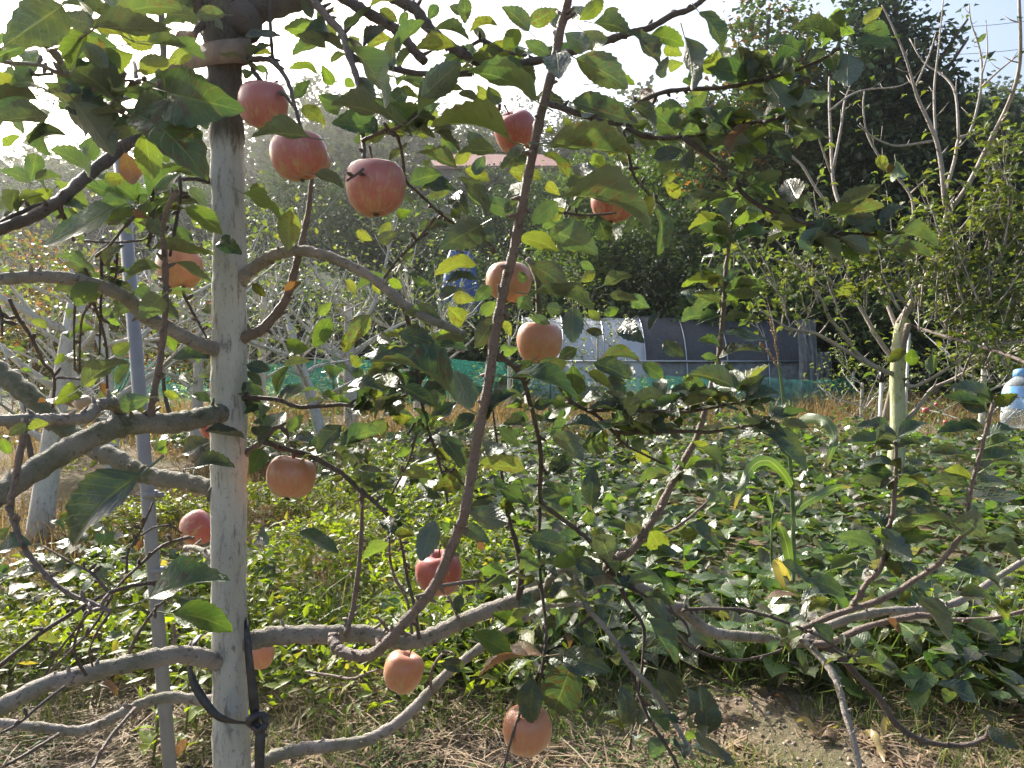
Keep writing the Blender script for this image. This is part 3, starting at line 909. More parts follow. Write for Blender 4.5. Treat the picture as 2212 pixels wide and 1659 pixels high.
# grass
def blades(name, label, n, box, f, hmin, hmax, mat, lean=.3):
    x, y = scatter(n, *box, f)
    pos = np.stack([x, y, terr(x, y) - .01], -1)
    s = npr.uniform(hmin, hmax, len(x))
    tag(batch_obj(name, BLADES, pos, rand_rot(len(x), lean), s, M[mat]), label, 'grass', kind='stuff')
inview = lambda x, y: np.abs(x) < y * .70 + .35
blades('grass', 'short green grass tufts along the bare path in front', 30000, (-2.6, 2.8, 2.3, 4.0), lambda x, y: inview(x, y) & (vnoise(x, y, .35, 19) > .46 - .14 * (y - 2.6)), .035, .14, 'grass', .75)
blades('tall_grass', 'taller green grass at the front edge of the vine patch', 4200, (-1.2, 3.2, 2.9, 3.6), lambda x, y: inview(x, y) & (vnoise(x, y, .3, 20) > .5), .12, .36, 'grass', .6)
blades('dry_grass', 'rusty dry grass belt between the vines and the net fence', 26000, (-7, 8.5, 9.2, 14.2), lambda x, y: inview(x, y) & (vnoise(x, y, 1.2, 21) > .42), .15, .55, 'rust_grass', .5)
blades('straw_heap', 'pale orange dead grass lying left of the vine patch', 26000, (-5.5, -.2, 3.8, 9.8), lambda x, y: inview(x, y) & (vnoise(x, y, 1.0, 22) > .44) & ((y > 5.8) | (x < -.9)), .08, .32, 'rust_grass', 1.0)
# straw litter lying on the soil
x, y = scatter(16000, -2.8, 3.0, 2.3, 4.4, lambda x, y: inview(x, y) & (vnoise(x, y, .5, 23) > .42))
R = rand_rot(len(x), .16)
L = npr.uniform(.04, .22, len(x))
STR = [(np.array([(0, -.5, 0), (.5, -.5, .03), (1, -.3, 0), (0, .5, 0), (.5, .5, .03), (1, .3, 0)], float), [np.array([(0, 1, 4, 3), (1, 2, 5, 4)], np.int32)], np.array([(0, 0), (.5, 0), (1, 0), (0, 1), (.5, 1), (1, 1)], float))]
tag(batch_obj('straw_litter', STR, np.stack([x, y, terr(x, y) + npr.uniform(.006, .025, len(x))], -1), R, np.stack([L, npr.uniform(.002, .006, len(x)), L], -1), M['straw']),
    'dry straw scattered over the bare soil in front', 'straw', kind='stuff')
x, y = scatter(26000, -2.6, 3.0, 2.3, 3.6, lambda x, y: inview(x, y) & (vnoise(x, y, .3, 31) > .46))
tag(batch_obj('ground_herbs', WEEDS, np.stack([x, y, terr(x, y) + npr.uniform(.003, .035, len(x))], -1), rand_rot(len(x), .4), npr.uniform(.010, .030, len(x)), M['hedge']),
    'tiny green herbs and moss growing in patches on the bare soil', 'herbs', kind='stuff')
# broken stalks and leaf shreds over the barest soil
x, y = scatter(9000, -1.2, 2.6, 2.3, 3.3, lambda x, y: inview(x, y) & (vnoise(x, y, .25, 35) > .35))
L = npr.uniform(.015, .10, len(x))
tag(batch_obj('stalk_litter', STR, np.stack([x, y, terr(x, y) + npr.uniform(.005, .02, len(x))], -1), rand_rot(len(x), .22), np.stack([L, npr.uniform(.002, .010, len(x)), L], -1), M['litter']),
    'broken brown stalks and leaf shreds over the bare soil at the bottom', 'litter', kind='stuff')
# crumbs and small stones
x, y = scatter(9000, -2.6, 2.8, 2.3, 3.8, inview)
CR = []
for k in range(3):
    v = np.array([(1, 0, 0), (-.4, .9, 0), (-.5, -.8, .1), (.1, .1, .8), (0, .2, -.6)], float) + npr.normal(0, .15, (5, 3))
    CR.append((v, [np.array([(0, 1, 3), (1, 2, 3), (2, 0, 3), (1, 0, 4), (2, 1, 4), (0, 2, 4)], np.int32)], np.zeros((5, 2))))
M['crumb'] = random_mat('soil_crumbs', [(.20, .15, .10), (.30, .24, .17), (.14, .10, .07), (.34, .30, .25)], trans=0, rough=.9)
tag(batch_obj('soil_crumbs', CR, np.stack([x, y, terr(x, y)], -1), rand_rot(len(x), .5), npr.uniform(.003, .014, len(x)), M['crumb']),
    'small clods and pebbles on the bare soil', 'soil', kind='stuff')

# fallen leaves one can pick up
FALL = []
for k in range(4):
    V, F, U = leaf_template(8, arch=.1 + .05 * k, fold=.12 - .06 * k, wave=.10, ph=k * 1.7, twist=.4 * k, petiole=.2)
    me = mesh_np('fallen_leaf', V, F, U); me.materials.append(M['leaf_b']); FALL.append(me)
for k in range(34):
    gx, gy = rng.uniform(520, 2150), rng.uniform(1485, 1650)
    g = G(gx, gy)
    o = link('fallen_leaf', FALL[k % 4])
    o.location = (g.x, g.y, float(terr(g.x, g.y)) + .012)
    o.rotation_euler = (rng.uniform(-.4, .4), rng.uniform(-.3, .3), rng.uniform(0, 6.28))
    s = rng.uniform(.04, .085); o.scale = (s, s, s)
    tag(o, 'dry brown leaf lying on the straw-strewn soil in front', 'leaf', 'fallen dry leaves')

# vine plants at the front edge whose leaves can be told apart
HM = []
for k, T_ in enumerate(HEARTS):
    me = mesh_np('leaf', T_[0], T_[1], T_[2]); me.materials.append(M['potato']); HM.append(me)
M['vine'] = plain_mat('vine_stem', (.16, .15, .07), .6, .3, 40)
spots = [(1240, 1430), (1330, 1445), (1420, 1440), (1510, 1450), (1590, 1470), (1660, 1490), (1730, 1500), (1550, 1400), (1640, 1425), (1750, 1440), (1850, 1430), (1950, 1420), (2050, 1470), (2140, 1450),
         (1400, 1390), (1480, 1360), (1900, 1390), (2000, 1390), (2100, 1400), (2190, 1400), (1300, 1385)]
for k, (px_, py_) in enumerate(spots):
    g = G(px_, py_); g.z = float(terr(g.x, g.y))
    t = tag(empty('sweet_potato_plant', g), 'sweet potato vine with large heart leaves at the near edge of the patch', 'plant', 'near sweet potato vines')
    b = MB()
    for j in range(rng.randint(7, 10)):
        an, rr = rng.uniform(0, 6.28), rng.uniform(.04, .2)
        top = Vector((rr * math.cos(an), rr * math.sin(an), rng.uniform(.08, .26)))
        b.tube([(0, 0, 0), (top.x * .5, top.y * .5, top.z * .75), tuple(top)], .0022, 4, False)
        o = link('leaf', HM[rng.randrange(4)], t)
        o.location = top
        o.rotation_euler = Matrix.Rotation(rng.uniform(0, 6.28), 3, 'Z').to_euler()
        o.rotation_euler = (rng.gauss(0, .35), rng.gauss(.1, .35), rng.uniform(0, 6.28))
        s = rng.uniform(.09, .15); o.scale = (s, s, s)
    b.build('stem', M['vine'], t, world=False)

# leafy weeds standing left of the trunk base
WT = leaf_template(6, arch=.1, fold=.08, wave=.03, petiole=.1, wid=.42, serr=.03)
wme = mesh_np('leaf', *WT); wme.materials.append(M['weed'])
for k, (px_, py_, lab) in enumerate([
        (395, 1640, 'pale green broad-leaved weed between the grey pole and the trunk'), (330, 1655, 'green weed at the foot of the grey pole'),
        (420, 1575, 'tall weed with drooping leaves just left of the trunk'), (2150, 1420, 'bright green leafy weed at the lower right edge'),
        (2080, 1490, 'bright green weed below the forked branch at lower right'), (2190, 1520, 'bright green weed in the lower right corner'), (1990, 1480, 'green weed among dry straw right of the fork')]):
    g = G(px_, py_); g.z = float(terr(g.x, g.y))
    t = tag(empty('weed', g), lab, 'weed')
    hgt = rng.uniform(.3, .5)
    b = MB(); b.tube([(0, 0, 0), (.02, .01, hgt * .5), (.03, -.01, hgt)], [.005, .004, .002], 5); b.build('stem', M['vine'], t, world=False)
    for j in range(14):
        f = (j + 1) / 14
        o = link('leaf', wme, t)
        o.location = (.03 * f, 0, hgt * f)
        o.rotation_euler = (rng.gauss(0, .2), rng.uniform(-.5, .5), j * 2.4 + rng.gauss(0, .2))
        s = rng.uniform(.06, .12) * (1.15 - .5 * f); o.scale = (s, s, s)

# ------------------------------------------------------------------ orchard trees farther back
FARLEAF_T = [leaf_template(5, arch=.15, fold=.14, wave=.04, ph=k, petiole=.2, serr=0, wid=.5) for k in range(4)]
FARLEAF = []
for T_ in FARLEAF_T:
    me = mesh_np('leaf', *T_); me.materials.append(M['leaf_far']); FARLEAF.append(me)

def traced(tile, flat, d0, d1, w0, w1, per=4):
    """photograph trace -> 3-D centre line with radii"""
    n = len(flat) // 2
    raw = []
    for i in range(n):
        f = i / (n - 1)
        x, y = TP(tile, flat[2 * i], flat[2 * i + 1])
        d = d0 + (d1 - d0) * f
        w = w0 + (w1 - w0) * f
        raw.append((*P(x, y, d), w * .5 / FPX * d))
    s = spline(raw, per)
    return s[:, :3], np.maximum(s[:, 3], .0008)

def leaf_on(parent, p, size, meshes, r, up=.3, droop=0.0):
    o = link('leaf', meshes[r.randrange(len(meshes))], None)
    yaw = r.uniform(0, 6.28)
    o.rotation_euler = (r.gauss(0, .5), r.gauss(.15 + droop, .5), yaw)
    o.location = p
    o.scale = (size, size, size)
    return adopt(o, parent)

def far_foliage(t, anchors, n, size, seed, spread=.12, nparts=150, meshes=FARLEAF, mat='leaf_far', templates=FARLEAF_T):
    """leaves along thin wood: the first nparts as parts, the rest as one mass"""
    r = random.Random(seed)
    A = [anchors[r.randrange(len(anchors))] for _ in range(n)]
    for k in range(min(n, nparts)):
        p = Vector(A[k]) + Vector((r.gauss(0, spread), r.gauss(0, spread), r.gauss(0, spread)))
        leaf_on(t, p, size * r.uniform(.7, 1.25), meshes, r)
    if n > nparts:
        pts = np.array(A[nparts:]) + npr.normal(0, spread, (n - nparts, 3))
        o = batch_obj('foliage', templates, pts, rand_rot(len(pts), .6), npr.uniform(.7, 1.25, len(pts)) * size, M[mat], t)
        o['kind'] = 'stuff'

def grow(b, start, dirv, length, r0, r, depth, anchors, up=.15, wob=.35, nseg=6):
    """one limb with side twigs; every stretch of thin wood is remembered for leaves"""
    pts, rad = [Vector(start)], [r0]
    dv = Vector(dirv).normalized()
    for i in range(nseg):
        dv = (dv + Vector((r.gauss(0, wob), r.gauss(0, wob), r.gauss(up, wob))) * .35).normalized()
        pts.append(pts[-1] + dv * length / nseg)
        rad.append(r0 * (1 - .75 * (i + 1) / nseg))
    b.tube(pts, rad, 6 if r0 > .008 else 4)
    if r0 < .016:
        anchors += [tuple(p) for p in pts[2:]]
    if depth > 0:
        for i in range(1, nseg + 1):
            for _ in range(r.choice((0, 1, 1, 2))):
                sd = Vector((r.gauss(0, 1), r.gauss(0, 1), r.gauss(.5, .7))).normalized()
                grow(b, pts[i], (dv * .5 + sd).normalized(), length * r.uniform(.3, .55), rad[i] * .55, r, depth - 1, anchors, up, wob, max(3, nseg - 2))

def orchard_tree(label, base, height, lean, seed, nl, nleaf, r0=.07, leaf=.08, length=1.4, mat='white_bark', depth=2, up=.1, nparts=80, fork=.5):
    r = random.Random(seed)
    base = Vector(base)
    t = tag(empty('orchard_tree', base), label, 'tree', 'apple trees farther back in the orchard')
    top = base + Vector((lean[0], lean[1], height))
    tr = spline([(*(base - Vector((0, 0, .05))), r0 * 1.25), (*base.lerp(top, .4), r0), (*top, r0 * .6)], 5)
    b = MB(); b.tube(tr[:, :3], tr[:, 3], 9); b.build('trunk', M[mat], t)
    anchors = []
    for k in range(nl):
        f = fork + (1 - fork) * (k + .5) / nl
        s = Vector(tr[int(f * (len(tr) - 1))][:3])
        an = k * 2.4 + r.uniform(-.4, .4)
        b = MB()
        grow(b, s, (math.cos(an), math.sin(an), r.uniform(.25, .9)), length * r.uniform(.7, 1.15), r0 * .42, r, depth, anchors, up)
        b.build('limb', M[mat], t)
    if nleaf:
        far_foliage(t, anchors, nleaf, leaf, seed, .07, nparts)
    return t, anchors

g = G(760, 950)
orchard_tree('slim whitewashed tree beside the green net right of the main trunk', (g.x, g.y, 0), 1.75, (-.05, .1), 101, 8, 420, r0=.085, length=1.7, up=.12, depth=3)
g = G(735, 960)
orchard_tree('leaning whitewashed tree with a forked top just right of the main trunk', (g.x + .15, g.y - 1.2, 0), 1.5, (-.45, .1), 102, 7, 260, r0=.06, length=1.5, up=.2, depth=3)
g = P(70, 900, 5.2)
orchard_tree('bare whitewashed tree with arching pale branches at far left', (g.x, g.y, 0), 1.6, (.25, .1), 103, 8, 320, r0=.07, length=1.7, up=.02, depth=3)
g = P(240, 880, 7.0)
orchard_tree('bare pale-branched tree seen between the grey pole and the left edge', (g.x, g.y, 0), 1.7, (-.1, .1), 104, 8, 320, r0=.06, length=1.6, up=.05, depth=3)
g = P(420, 900, 8.5)
orchard_tree('twiggy pale tree half hidden behind the main trunk', (g.x, g.y, 0), 1.7, (.1, 0), 105, 8, 320, r0=.06, length=1.6, up=.12, depth=3)
g = P(560, 900, 10.5)
orchard_tree('twiggy pale tree behind the fork of the leaning whitewashed tree', (g.x, g.y, 0), 1.9, (.1, 0), 110, 8, 320, r0=.06, length=1.7, up=.25, depth=3)
g = P(900, 900, 11.5)
orchard_tree('twiggy apple tree left of the blue tarp', (g.x, g.y, 0), 1.8, (.1, 0), 111, 8, 420, r0=.06, length=1.6, up=.3, depth=3)
g = P(1290, 860, 12.5)
orchard_tree('young leafy apple tree in front of the white tunnel end', (g.x, g.y, 0), 1.5, (0, 0), 106, 8, 420, r0=.03, length=.9, leaf=.075, up=.5, fork=.2)
g = P(1100, 860, 13.0)
orchard_tree('young thin apple tree between the blue tarp and the white tunnel', (g.x, g.y, 0), 1.4, (0, 0), 107, 7, 300, r0=.03, length=.9, leaf=.075, up=.4, fork=.2)
g = P(2120, 940, 9.5)
orchard_tree('bushy apple tree behind the water bottle at the right', (g.x, g.y, 0), 1.3, (0, 0), 108, 9, 520, r0=.04, length=1.1, leaf=.08, up=.15, fork=.15)
g = P(1860, 920, 11.0)
orchard_tree('low leafy apple bush right of the clear plastic flap', (g.x, g.y, 0), .7, (0, 0), 109, 8, 380, r0=.03, length=.8, leaf=.07, up=.15, fork=.15)

# the forked tree on the right, traced limb by limb
D7 = 6.6
rb = P(1924, 1060, D7)
fork = tag(empty('forked_tree', (rb.x, rb.y, 0)), 'forked apple tree with pale bare limbs and yellow-green trunk on the right', 'tree')
s, w = traced('D', [1915, 1140, 1924, 1060, 1938, 960, 1940, 880, 1938, 820, 1941, 753, 1948, 703, 1957, 690], D7, D7, 36, 25)
b = MB(); b.tube(s, w, 10)
M['trunk_y'] = bark_mat('yellow_green_bark', (.42, .43, .24), (.50, .50, .34), (.22, .22, .10), vscale=(1, 1, .4), scale=30, moss=.5, mosscol=(.26, .30, .08))
b.build('trunk', M['trunk_y'], fork)
W = [('R2', [1380, 770, 1250, 720, 1050, 610, 880, 510, 800, 490, 700, 470, 600, 420, 500, 350], 14, 4, -.5),
     ('R2', [1330, 760, 1150, 650, 1050, 520, 950, 400, 910, 300, 800, 130, 700, 0, 560, -150], 12, 4, -.8),
     ('R2', [1380, 680, 1340, 640, 1250, 510, 1200, 420, 1130, 310, 1000, 200, 900, 120, 750, 60, 560, 10], 15, 5, .4),
     ('R2', [1400, 500, 1320, 300, 1250, 150, 1200, 60, 1100, -60], 12, 8, .6),
     ('R1', [1110, 1590, 1040, 1380, 980, 1200, 960, 900, 950, 640, 950, 500], 13, 5, .5),
     ('R1', [1400, 2100, 1550, 1859, 1620, 1709, 1700, 1450, 1720, 1350, 1700, 1300, 1680, 1100, 1650, 930, 1600, 800, 1530, 650, 1500, 560, 1440, 360, 1350, 150, 1290, 30], 20, 4, -.3),
     ('R1', [1710, 1390, 1850, 1200, 2000, 900, 2100, 700, 2170, 500, 2190, 300, 2180, -20], 14, 8, -.8),
     ('R1', [1700, 1250, 1760, 1050, 1790, 900, 1860, 860, 1920, 650, 1940, 450, 1920, 300, 1870, 150, 1855, 30], 10, 3, .3),
     ('R1', [1645, 930, 1630, 600, 1660, 300, 1690, -10], 8, 3, .2),
     ('R1', [1790, 900, 1770, 620, 1700, 500, 1560, 400, 1470, 250], 8, 3, .5),
     ('R1', [1635, 910, 1450, 940, 1350, 940, 1220, 880, 1150, 800], 7, 4, -.4),
     ('R1', [1500, 1420, 1470, 1250, 1300, 1050, 1200, 880, 1170, 700, 1180, 580], 8, 4, .2),
     ('R1', [950, 720, 1080, 620, 1200, 580, 1400, 560, 1510, 500], 6, 3, .4),
     ('R1', [980, 1080, 1030, 800, 1050, 650, 1100, 520], 8, 3, .3),
     ('R1', [1510, 560, 1600, 350, 1640, 210], 6, 2.5, .1),
     ('R1', [1940, 560, 2060, 450, 2170, 360], 6, 4, -.3),
     ('R1', [1940, 480, 1975, 330, 1965, 130], 5, 2, .1),
     ('R2', [1420, 830, 1520, 840, 1700, 740, 1900, 620, 2050, 580, 2240, 540], 11, 6, -.6),
     ('R2', [1450, 1070, 1550, 950, 1620, 860, 1750, 800, 1950, 680, 2000, 600, 2240, 500], 13, 5, -.3),
     ('R2', [1480, 450, 1700, 520, 1900, 580, 2100, 640, 2240, 700], 8, 9, -2.2),
     ('R1', [1110, 1580, 1000, 1400, 870, 1230, 780, 1080, 690, 980, 670, 800, 660, 680], 9, 4, .1),
     ('R1', [960, 1120, 900, 950, 860, 820], 6, 3, -.2),
     ('R1', [1480, 1250, 1600, 1140], 5, 3, -.2),
     ('R1', [1650, 1659, 1900, 1350, 2050, 1000], 6, 3, .2),
     ('R2', [1700, 330, 1720, 100, 1690, 0], 6, 4, -.4),
     ('R2', [1560, 220, 1700, 150, 1850, 0], 7, 4, -.5),
     ('R2', [1900, 620, 1960, 700, 2000, 820], 7, 5, -.4)]
fa = []
for (tile, fl, w0, w1, dd) in W:
    s, w = traced(tile, fl, D7, D7 + dd, w0 * .82, w1 * .8)
    b = MB(); b.tube(s, w, 7)
    r = random.Random(int(fl[0] * 7 + fl[1]))
    for k in range(2, len(s) - 1, 2):           # spurs and side twigs
        if r.random() < .55:
            dv = Vector((r.gauss(0, 1), r.gauss(0, .6), r.gauss(.7, .6))).normalized()
            ln = r.uniform(.04, .16)
            b.tube([Vector(s[k]), Vector(s[k]) + dv * ln * .5, Vector(s[k]) + dv * ln + Vector((0, 0, .02))], [w[k] * .5, w[k] * .4, .002], 4)
    b.build('limb', M['limb_bark'] if dd > -2 else M['twig'], fork)
    if tile == 'R2' or fl[1] > 1200:
        fa += [tuple(q) for q in s]
def fpx(n, x0, x1, y0, y1, d0, d1, seed):
    r = random.Random(seed)
    return [tuple(P(r.uniform(x0, x1), r.uniform(y0, y1), r.uniform(d0, d1))) for _ in range(n)]
twig_a = []
r = random.Random(77)
for (x0, y0, n) in ((2150, 640, 14), (2080, 600, 12), (2180, 480, 12), (2040, 520, 10), (1980, 600, 8), (1850, 590, 9), (1760, 600, 8), (2120, 740, 10), (2190, 360, 8), (2190, 720, 10), (1700, 640, 6), (1640, 560, 5)):
    s0 = P(x0, y0 + 60, D7 - .3)
    for k in range(n):
        b = MB()
        grow(b, s0 + Vector((r.gauss(0, .16), r.gauss(0, .2), r.gauss(0, .12))), (r.gauss(-.1, .5), r.gauss(0, .4), 1), r.uniform(.35, .7), .008, r, 1, twig_a, .3, .25, 5)
        b.build('twig', M['limb_bark'], fork)
far_foliage(fork, twig_a + fa[::4], 3000, .085, 78, .05, 290)

# props around the forked tree
M['pipe_w'] = plain_mat('white_plastic_pole', (.62, .63, .64), .4, .1, 10)
M['wood'] = plain_mat('weathered_wood_pole', (.24, .20, .17), .8, .35, 12)
b = MB(); b.tube([P(1885, 960, D7 - .2) * 1.0, P(1957, 690, D7 - .1)], .030, 8)
q0, q1 = G(1872, 1048), P(1962, 700, D7 - .12)
b = MB(); b.tube([q0, q0.lerp(q1, .5) + Vector((.01, 0, 0)), q1], [.034, .03, .026], 8)
tag(b.build('prop_pole', M['wood']), 'weathered wooden pole leaning against the yellow-green trunk', 'pole')
q0 = G(1893, 1062); q1 = P(1905, 812, 6.9)
t = tag(empty('stake', q0), 'slim white stake with black tip left of the yellow-green trunk', 'stake')
b = MB(); b.tube([q0, q1], .016, 8); b.build('shaft', M['pipe_w'], t)
M['black'] = plain_mat('black_plastic', (.012, .012, .013), .35, .3, 20)
b = MB(); b.tube([q1 - (q1 - q0).normalized() * .06, q1 + (q1 - q0).normalized() * .05], .021, 8); b.build('tip', M['black'], t)
q0 = G(1950, 1030); q1 = P(1964, 720, 7.3)
b = MB(); b.tube([q0, q1], .014, 8)
tag(b.build('stake', M['pipe_w']), 'thin white stake right behind the yellow-green trunk', 'stake')

# ------------------------------------------------------------------ maize
M['maize'] = leaf_mat('maize_leaf', [(.085, .15, .04), (.11, .17, .05)], trans=.32, spots=0, veins=False, detail=False, rough=.30, spec=.9, under=(.16, .21, .10), stripes=True)
M['maize_y'] = leaf_mat('maize_leaf_dry', [(.30, .24, .10), (.36, .28, .14)], trans=.35, spots=0, veins=False, detail=False, under=(.36, .30, .16))
M['tassel'] = plain_mat('maize_tassel', (.34, .22, .11), .8, .35, 60)
DM = 3.95
def facing_side(s, amp):
    out_ = []
    for i in range(len(s)):
        t_ = Vector(s[min(i + 1, len(s) - 1)]) - Vector(s[max(i - 1, 0)])
        v_ = Vector((0, 0, CAM_H)) - Vector(s[i])
        a_ = t_.cross(v_).normalized()
        an_ = amp * math.sin(i * .55 + len(s))
        out_.append(a_ * math.cos(an_) + v_.normalized() * math.sin(an_))
    return out_
def maize(label, base_px, stalk, leaves, tassels, d, r0):
    g = G(*base_px)
    t = tag(empty('maize_plant', g), label, 'maize')
    pts = [tuple(g)] + [tuple(P(*TP('D', x, y), d)) for (x, y) in stalk]
    s = spline([(*p_, r0 * (1 - .55 * i / len(pts))) for i, p_ in enumerate(pts)], 4)
    b = MB(); b.tube(s[:, :3], s[:, 3], 7); b.build('stalk', M['maize'], t)
    for (fl, wmax, mt, dd) in leaves:
        n_ = len(fl) // 2
        raw = [(*P(fl[2 * i], fl[2 * i + 1], d - dd * math.sin(math.pi * .6 * i / (n_ - 1))),) for i in range(n_)]
        s = spline(raw, 5)
        k = len(s)
        wd = [wmax / FPX * d * max(.06, (math.sin(math.pi * min(1, .18 + .82 * i / (k - 1))) ** .7)) for i in range(k)]
        sd = facing_side(s, .5)
        b = MB(); b.ribbon([Vector(q) for q in s], wd, sd); b.build('leaf', M[mt], t)
    for fl in tassels:
        n_ = len(fl) // 2
        s = spline([(*P(fl[2 * i], fl[2 * i + 1], d),) for i in range(n_)], 5)
        b = MB(); b.tube(s, [.0035] * len(s), 5)
        rr = random.Random(int(fl[0]))
        for q in range(2, len(s)):
            for _ in range(3):
                b.tube([s[q], s[q] + np.array([rr.gauss(0, .008), rr.gauss(0, .006), .014])], [.0035, .0015], 4)
        b.build('tassel', M['tassel'], t)
maize('tall maize plant with two dry tassels standing in the vine patch', (1711, 1338),
      [(1714, 1200), (1712, 1080), (1705, 980), (1695, 890), (1688, 826), (1682, 780)],
      [([1706, 970, 1718, 925, 1740, 905, 1762, 906, 1786, 912, 1800, 940, 1798, 970, 1785, 1000, 1776, 1010], 21, 'maize', .35),
       ([1712, 1056, 1690, 1022, 1662, 996, 1632, 1002, 1608, 1036, 1596, 1070, 1584, 1104], 21, 'maize', .3),
       ([1712, 1110, 1740, 1086, 1775, 1066, 1810, 1053, 1840, 1052], 22, 'maize', -.3),
       ([1700, 945, 1700, 920, 1703, 898], 21, 'maize', .0),
       ([1714, 1262, 1702, 1190, 1690, 1150, 1680, 1126], 21, 'maize', .1),
       ([1716, 1300, 1700, 1250, 1688, 1222, 1676, 1218, 1690, 1270, 1700, 1310, 1702, 1340], 16, 'maize_y', .2),
       ([1712, 1120, 1722, 1090, 1740, 1072], 14, 'maize', .0)],
      [[1684, 800, 1678, 760, 1672, 725, 1664, 694], [1682, 796, 1668, 775, 1652, 755, 1642, 745]], DM, .013)
maize('short thin maize plant left of the tall maize stalk', (1667, 1325),
      [(1668, 1240), (1666, 1160), (1672, 1090), (1676, 1060)],
      [([1668, 1230, 1652, 1250, 1645, 1285, 1640, 1300], 14, 'maize', .1), ([1668, 1150, 1684, 1110, 1696, 1090], 12, 'maize', .1), ([1670, 1110, 1660, 1080, 1655, 1062], 9, 'maize', .1)], [], DM + .15, .008)

# dry maize leaves on the ground at lower right
for k, (fl, wd_, lab) in enumerate([
        ([1718, 1576, 1740, 1585, 1775, 1590, 1812, 1582], 16, 'long dry tan maize leaf lying on the soil below the fork'),
        ([1828, 1425, 1836, 1470, 1846, 1510, 1848, 1560, 1852, 1600], 22, 'pale dry maize leaf hanging down beside the drooping branch'),
        ([1890, 1510, 1872, 1545, 1850, 1570], 15, 'short tan dry maize leaf behind the drooping branch'),
        ([1680, 1488, 1694, 1455, 1706, 1430], 15, 'cream dry maize leaf standing among the front vines'),
        ([1930, 1575, 1912, 1590, 1905, 1620], 16, 'curled brown dry maize leaf near the lower right corner'),
        ([1860, 1600, 1890, 1620, 1910, 1655], 18, 'crumpled tan maize leaf at the bottom edge right of the drooping branch')]):
    n_ = len(fl) // 2
    pts = []
    for i in range(n_):
        g = G(fl[2 * i], fl[2 * i + 1])
        dd = min(3.0, (g - Vector((0, 0, CAM_H))).length * .93)
        q = P(fl[2 * i], fl[2 * i + 1], dd) if k in (1, 2, 3) else g + Vector((0, 0, .03 + .02 * math.sin(i * 2)))
        pts.append(tuple(q))
    s = spline(pts, 5); kk = len(s)
    b = MB(); b.ribbon([Vector(q) for q in s], [wd_ / FPX * 2.9 * max(.15, math.sin(math.pi * (i + .5) / kk)) for i in range(kk)], facing_side(s, .9))
    tag(b.build('dry_maize_leaf', M['maize_y']), lab, 'dry leaf')

# ------------------------------------------------------------------ hanging water bottle
M['pet'], nt, out = new_mat('clear_bottle_plastic')
p = N(nt, 'ShaderNodeBsdfPrincipled', i_Roughness=.06); p.inputs['Base Color'].default_value = (.80, .86, .90, 1)
p.inputs['Specular IOR Level'].default_value = .7
tp = nt.nodes.new('ShaderNodeBsdfTransparent'); tp.inputs[0].default_value = (.86, .90, .92, 1)
fr = N(nt, 'ShaderNodeLayerWeight', i_Blend=.35)
mx = nt.nodes.new('ShaderNodeMixShader')
nt.links.new(math_n(nt, 'ADD', math_n(nt, 'MULTIPLY', fr.outputs['Facing'], .5), .07), mx.inputs[0])
nt.links.new(tp.outputs[0], mx.inputs[1]); nt.links.new(p.outputs[0], mx.inputs[2]); nt.links.new(mx.outputs[0], out.inputs[0])
M['cap'] = plain_mat('blue_bottle_cap', (.16, .36, .62), .4, .15, 30, spec=.5)
M['wrap'] = plain_mat('blue_bottle_label', (.05, .26, .60), .35, .3, 12, c2=(.55, .68, .78))
bt, bb = P(2206, 802, 1.72), P(2196, 918, 1.68)
ax = (bt - bb).normalized()
mb = Matrix.Translation(bb) @ ax.to_track_quat('Z', 'Y').to_matrix().to_4x4()
hh = (bt - bb).length
t = tag(empty('water_bottle', bb), 'clear plastic water bottle with blue cap hanging at the right edge', 'bottle')
prof = [(.0, .006), (.018, .0), (.029, .004), (.032, .014)]
for k in range(5):
    z_ = .02 + .009 * k
    prof += [(.0325, z_), (.0300, z_ + .0045)]
prof += [(.0325, hh * .52), (.0325, hh * .62), (.030, hh * .70), (.022, hh * .79), (.0135, hh * .86), (.0125, hh * .9)]
b = MB(); b.lathe(prof, 24, mb); b.build('body', M['pet'], t)
b = MB(); b.lathe([(.0332, hh * .40), (.0332, hh * .60)], 24, mb); b.build('wrapper', M['wrap'], t)
b = MB(); b.lathe([(.0135, hh * .87), (.0155, hh * .875), (.0155, hh * .99), (.0140, hh * 1.0), (0, hh * 1.0)], 24, mb); b.build('cap', M['cap'], t)
# ------------------------------------------------------------------ the main apple tree
DT = 1.35
tree = tag(empty('apple_tree', (P(500, 1659, DT).x, P(500, 1659, DT).y, 0)), 'large apple tree with whitewashed trunk and spreading limbs in front', 'tree')
raw = [(*G(505, 3000) * 0 + Vector((P(502, 1680, DT).x + .004, P(502, 1680, DT).y + .01, -.05)), .042)]
for (x, y, w) in [(502, 1680, 80), (497, 1500, 74), (494, 1300, 73), (494, 1106, 75), (495, 950, 76), (494, 800, 76), (495, 680, 73), (496, 553, 70), (492, 400, 69), (489, 250, 70), (486, 160, 72), (484, 80, 86), (482, 20, 96), (478, -80, 84), (470, -260, 70)]:
    raw.append((*P(x, y, DT), w * .5 / FPX * DT))
s = spline(raw, 16)
b = MB()
rad = [q * (1 + .02 * math.sin(i * .7) + .03 * mnoise.noise(Vector((i * .3, 3.1, 0)))) for i, q in enumerate(s[:, 3])]
b.tube(s[:, :3], rad, 28, True, .055, 26.0)
b.build('trunk', M['trunk'], tree)

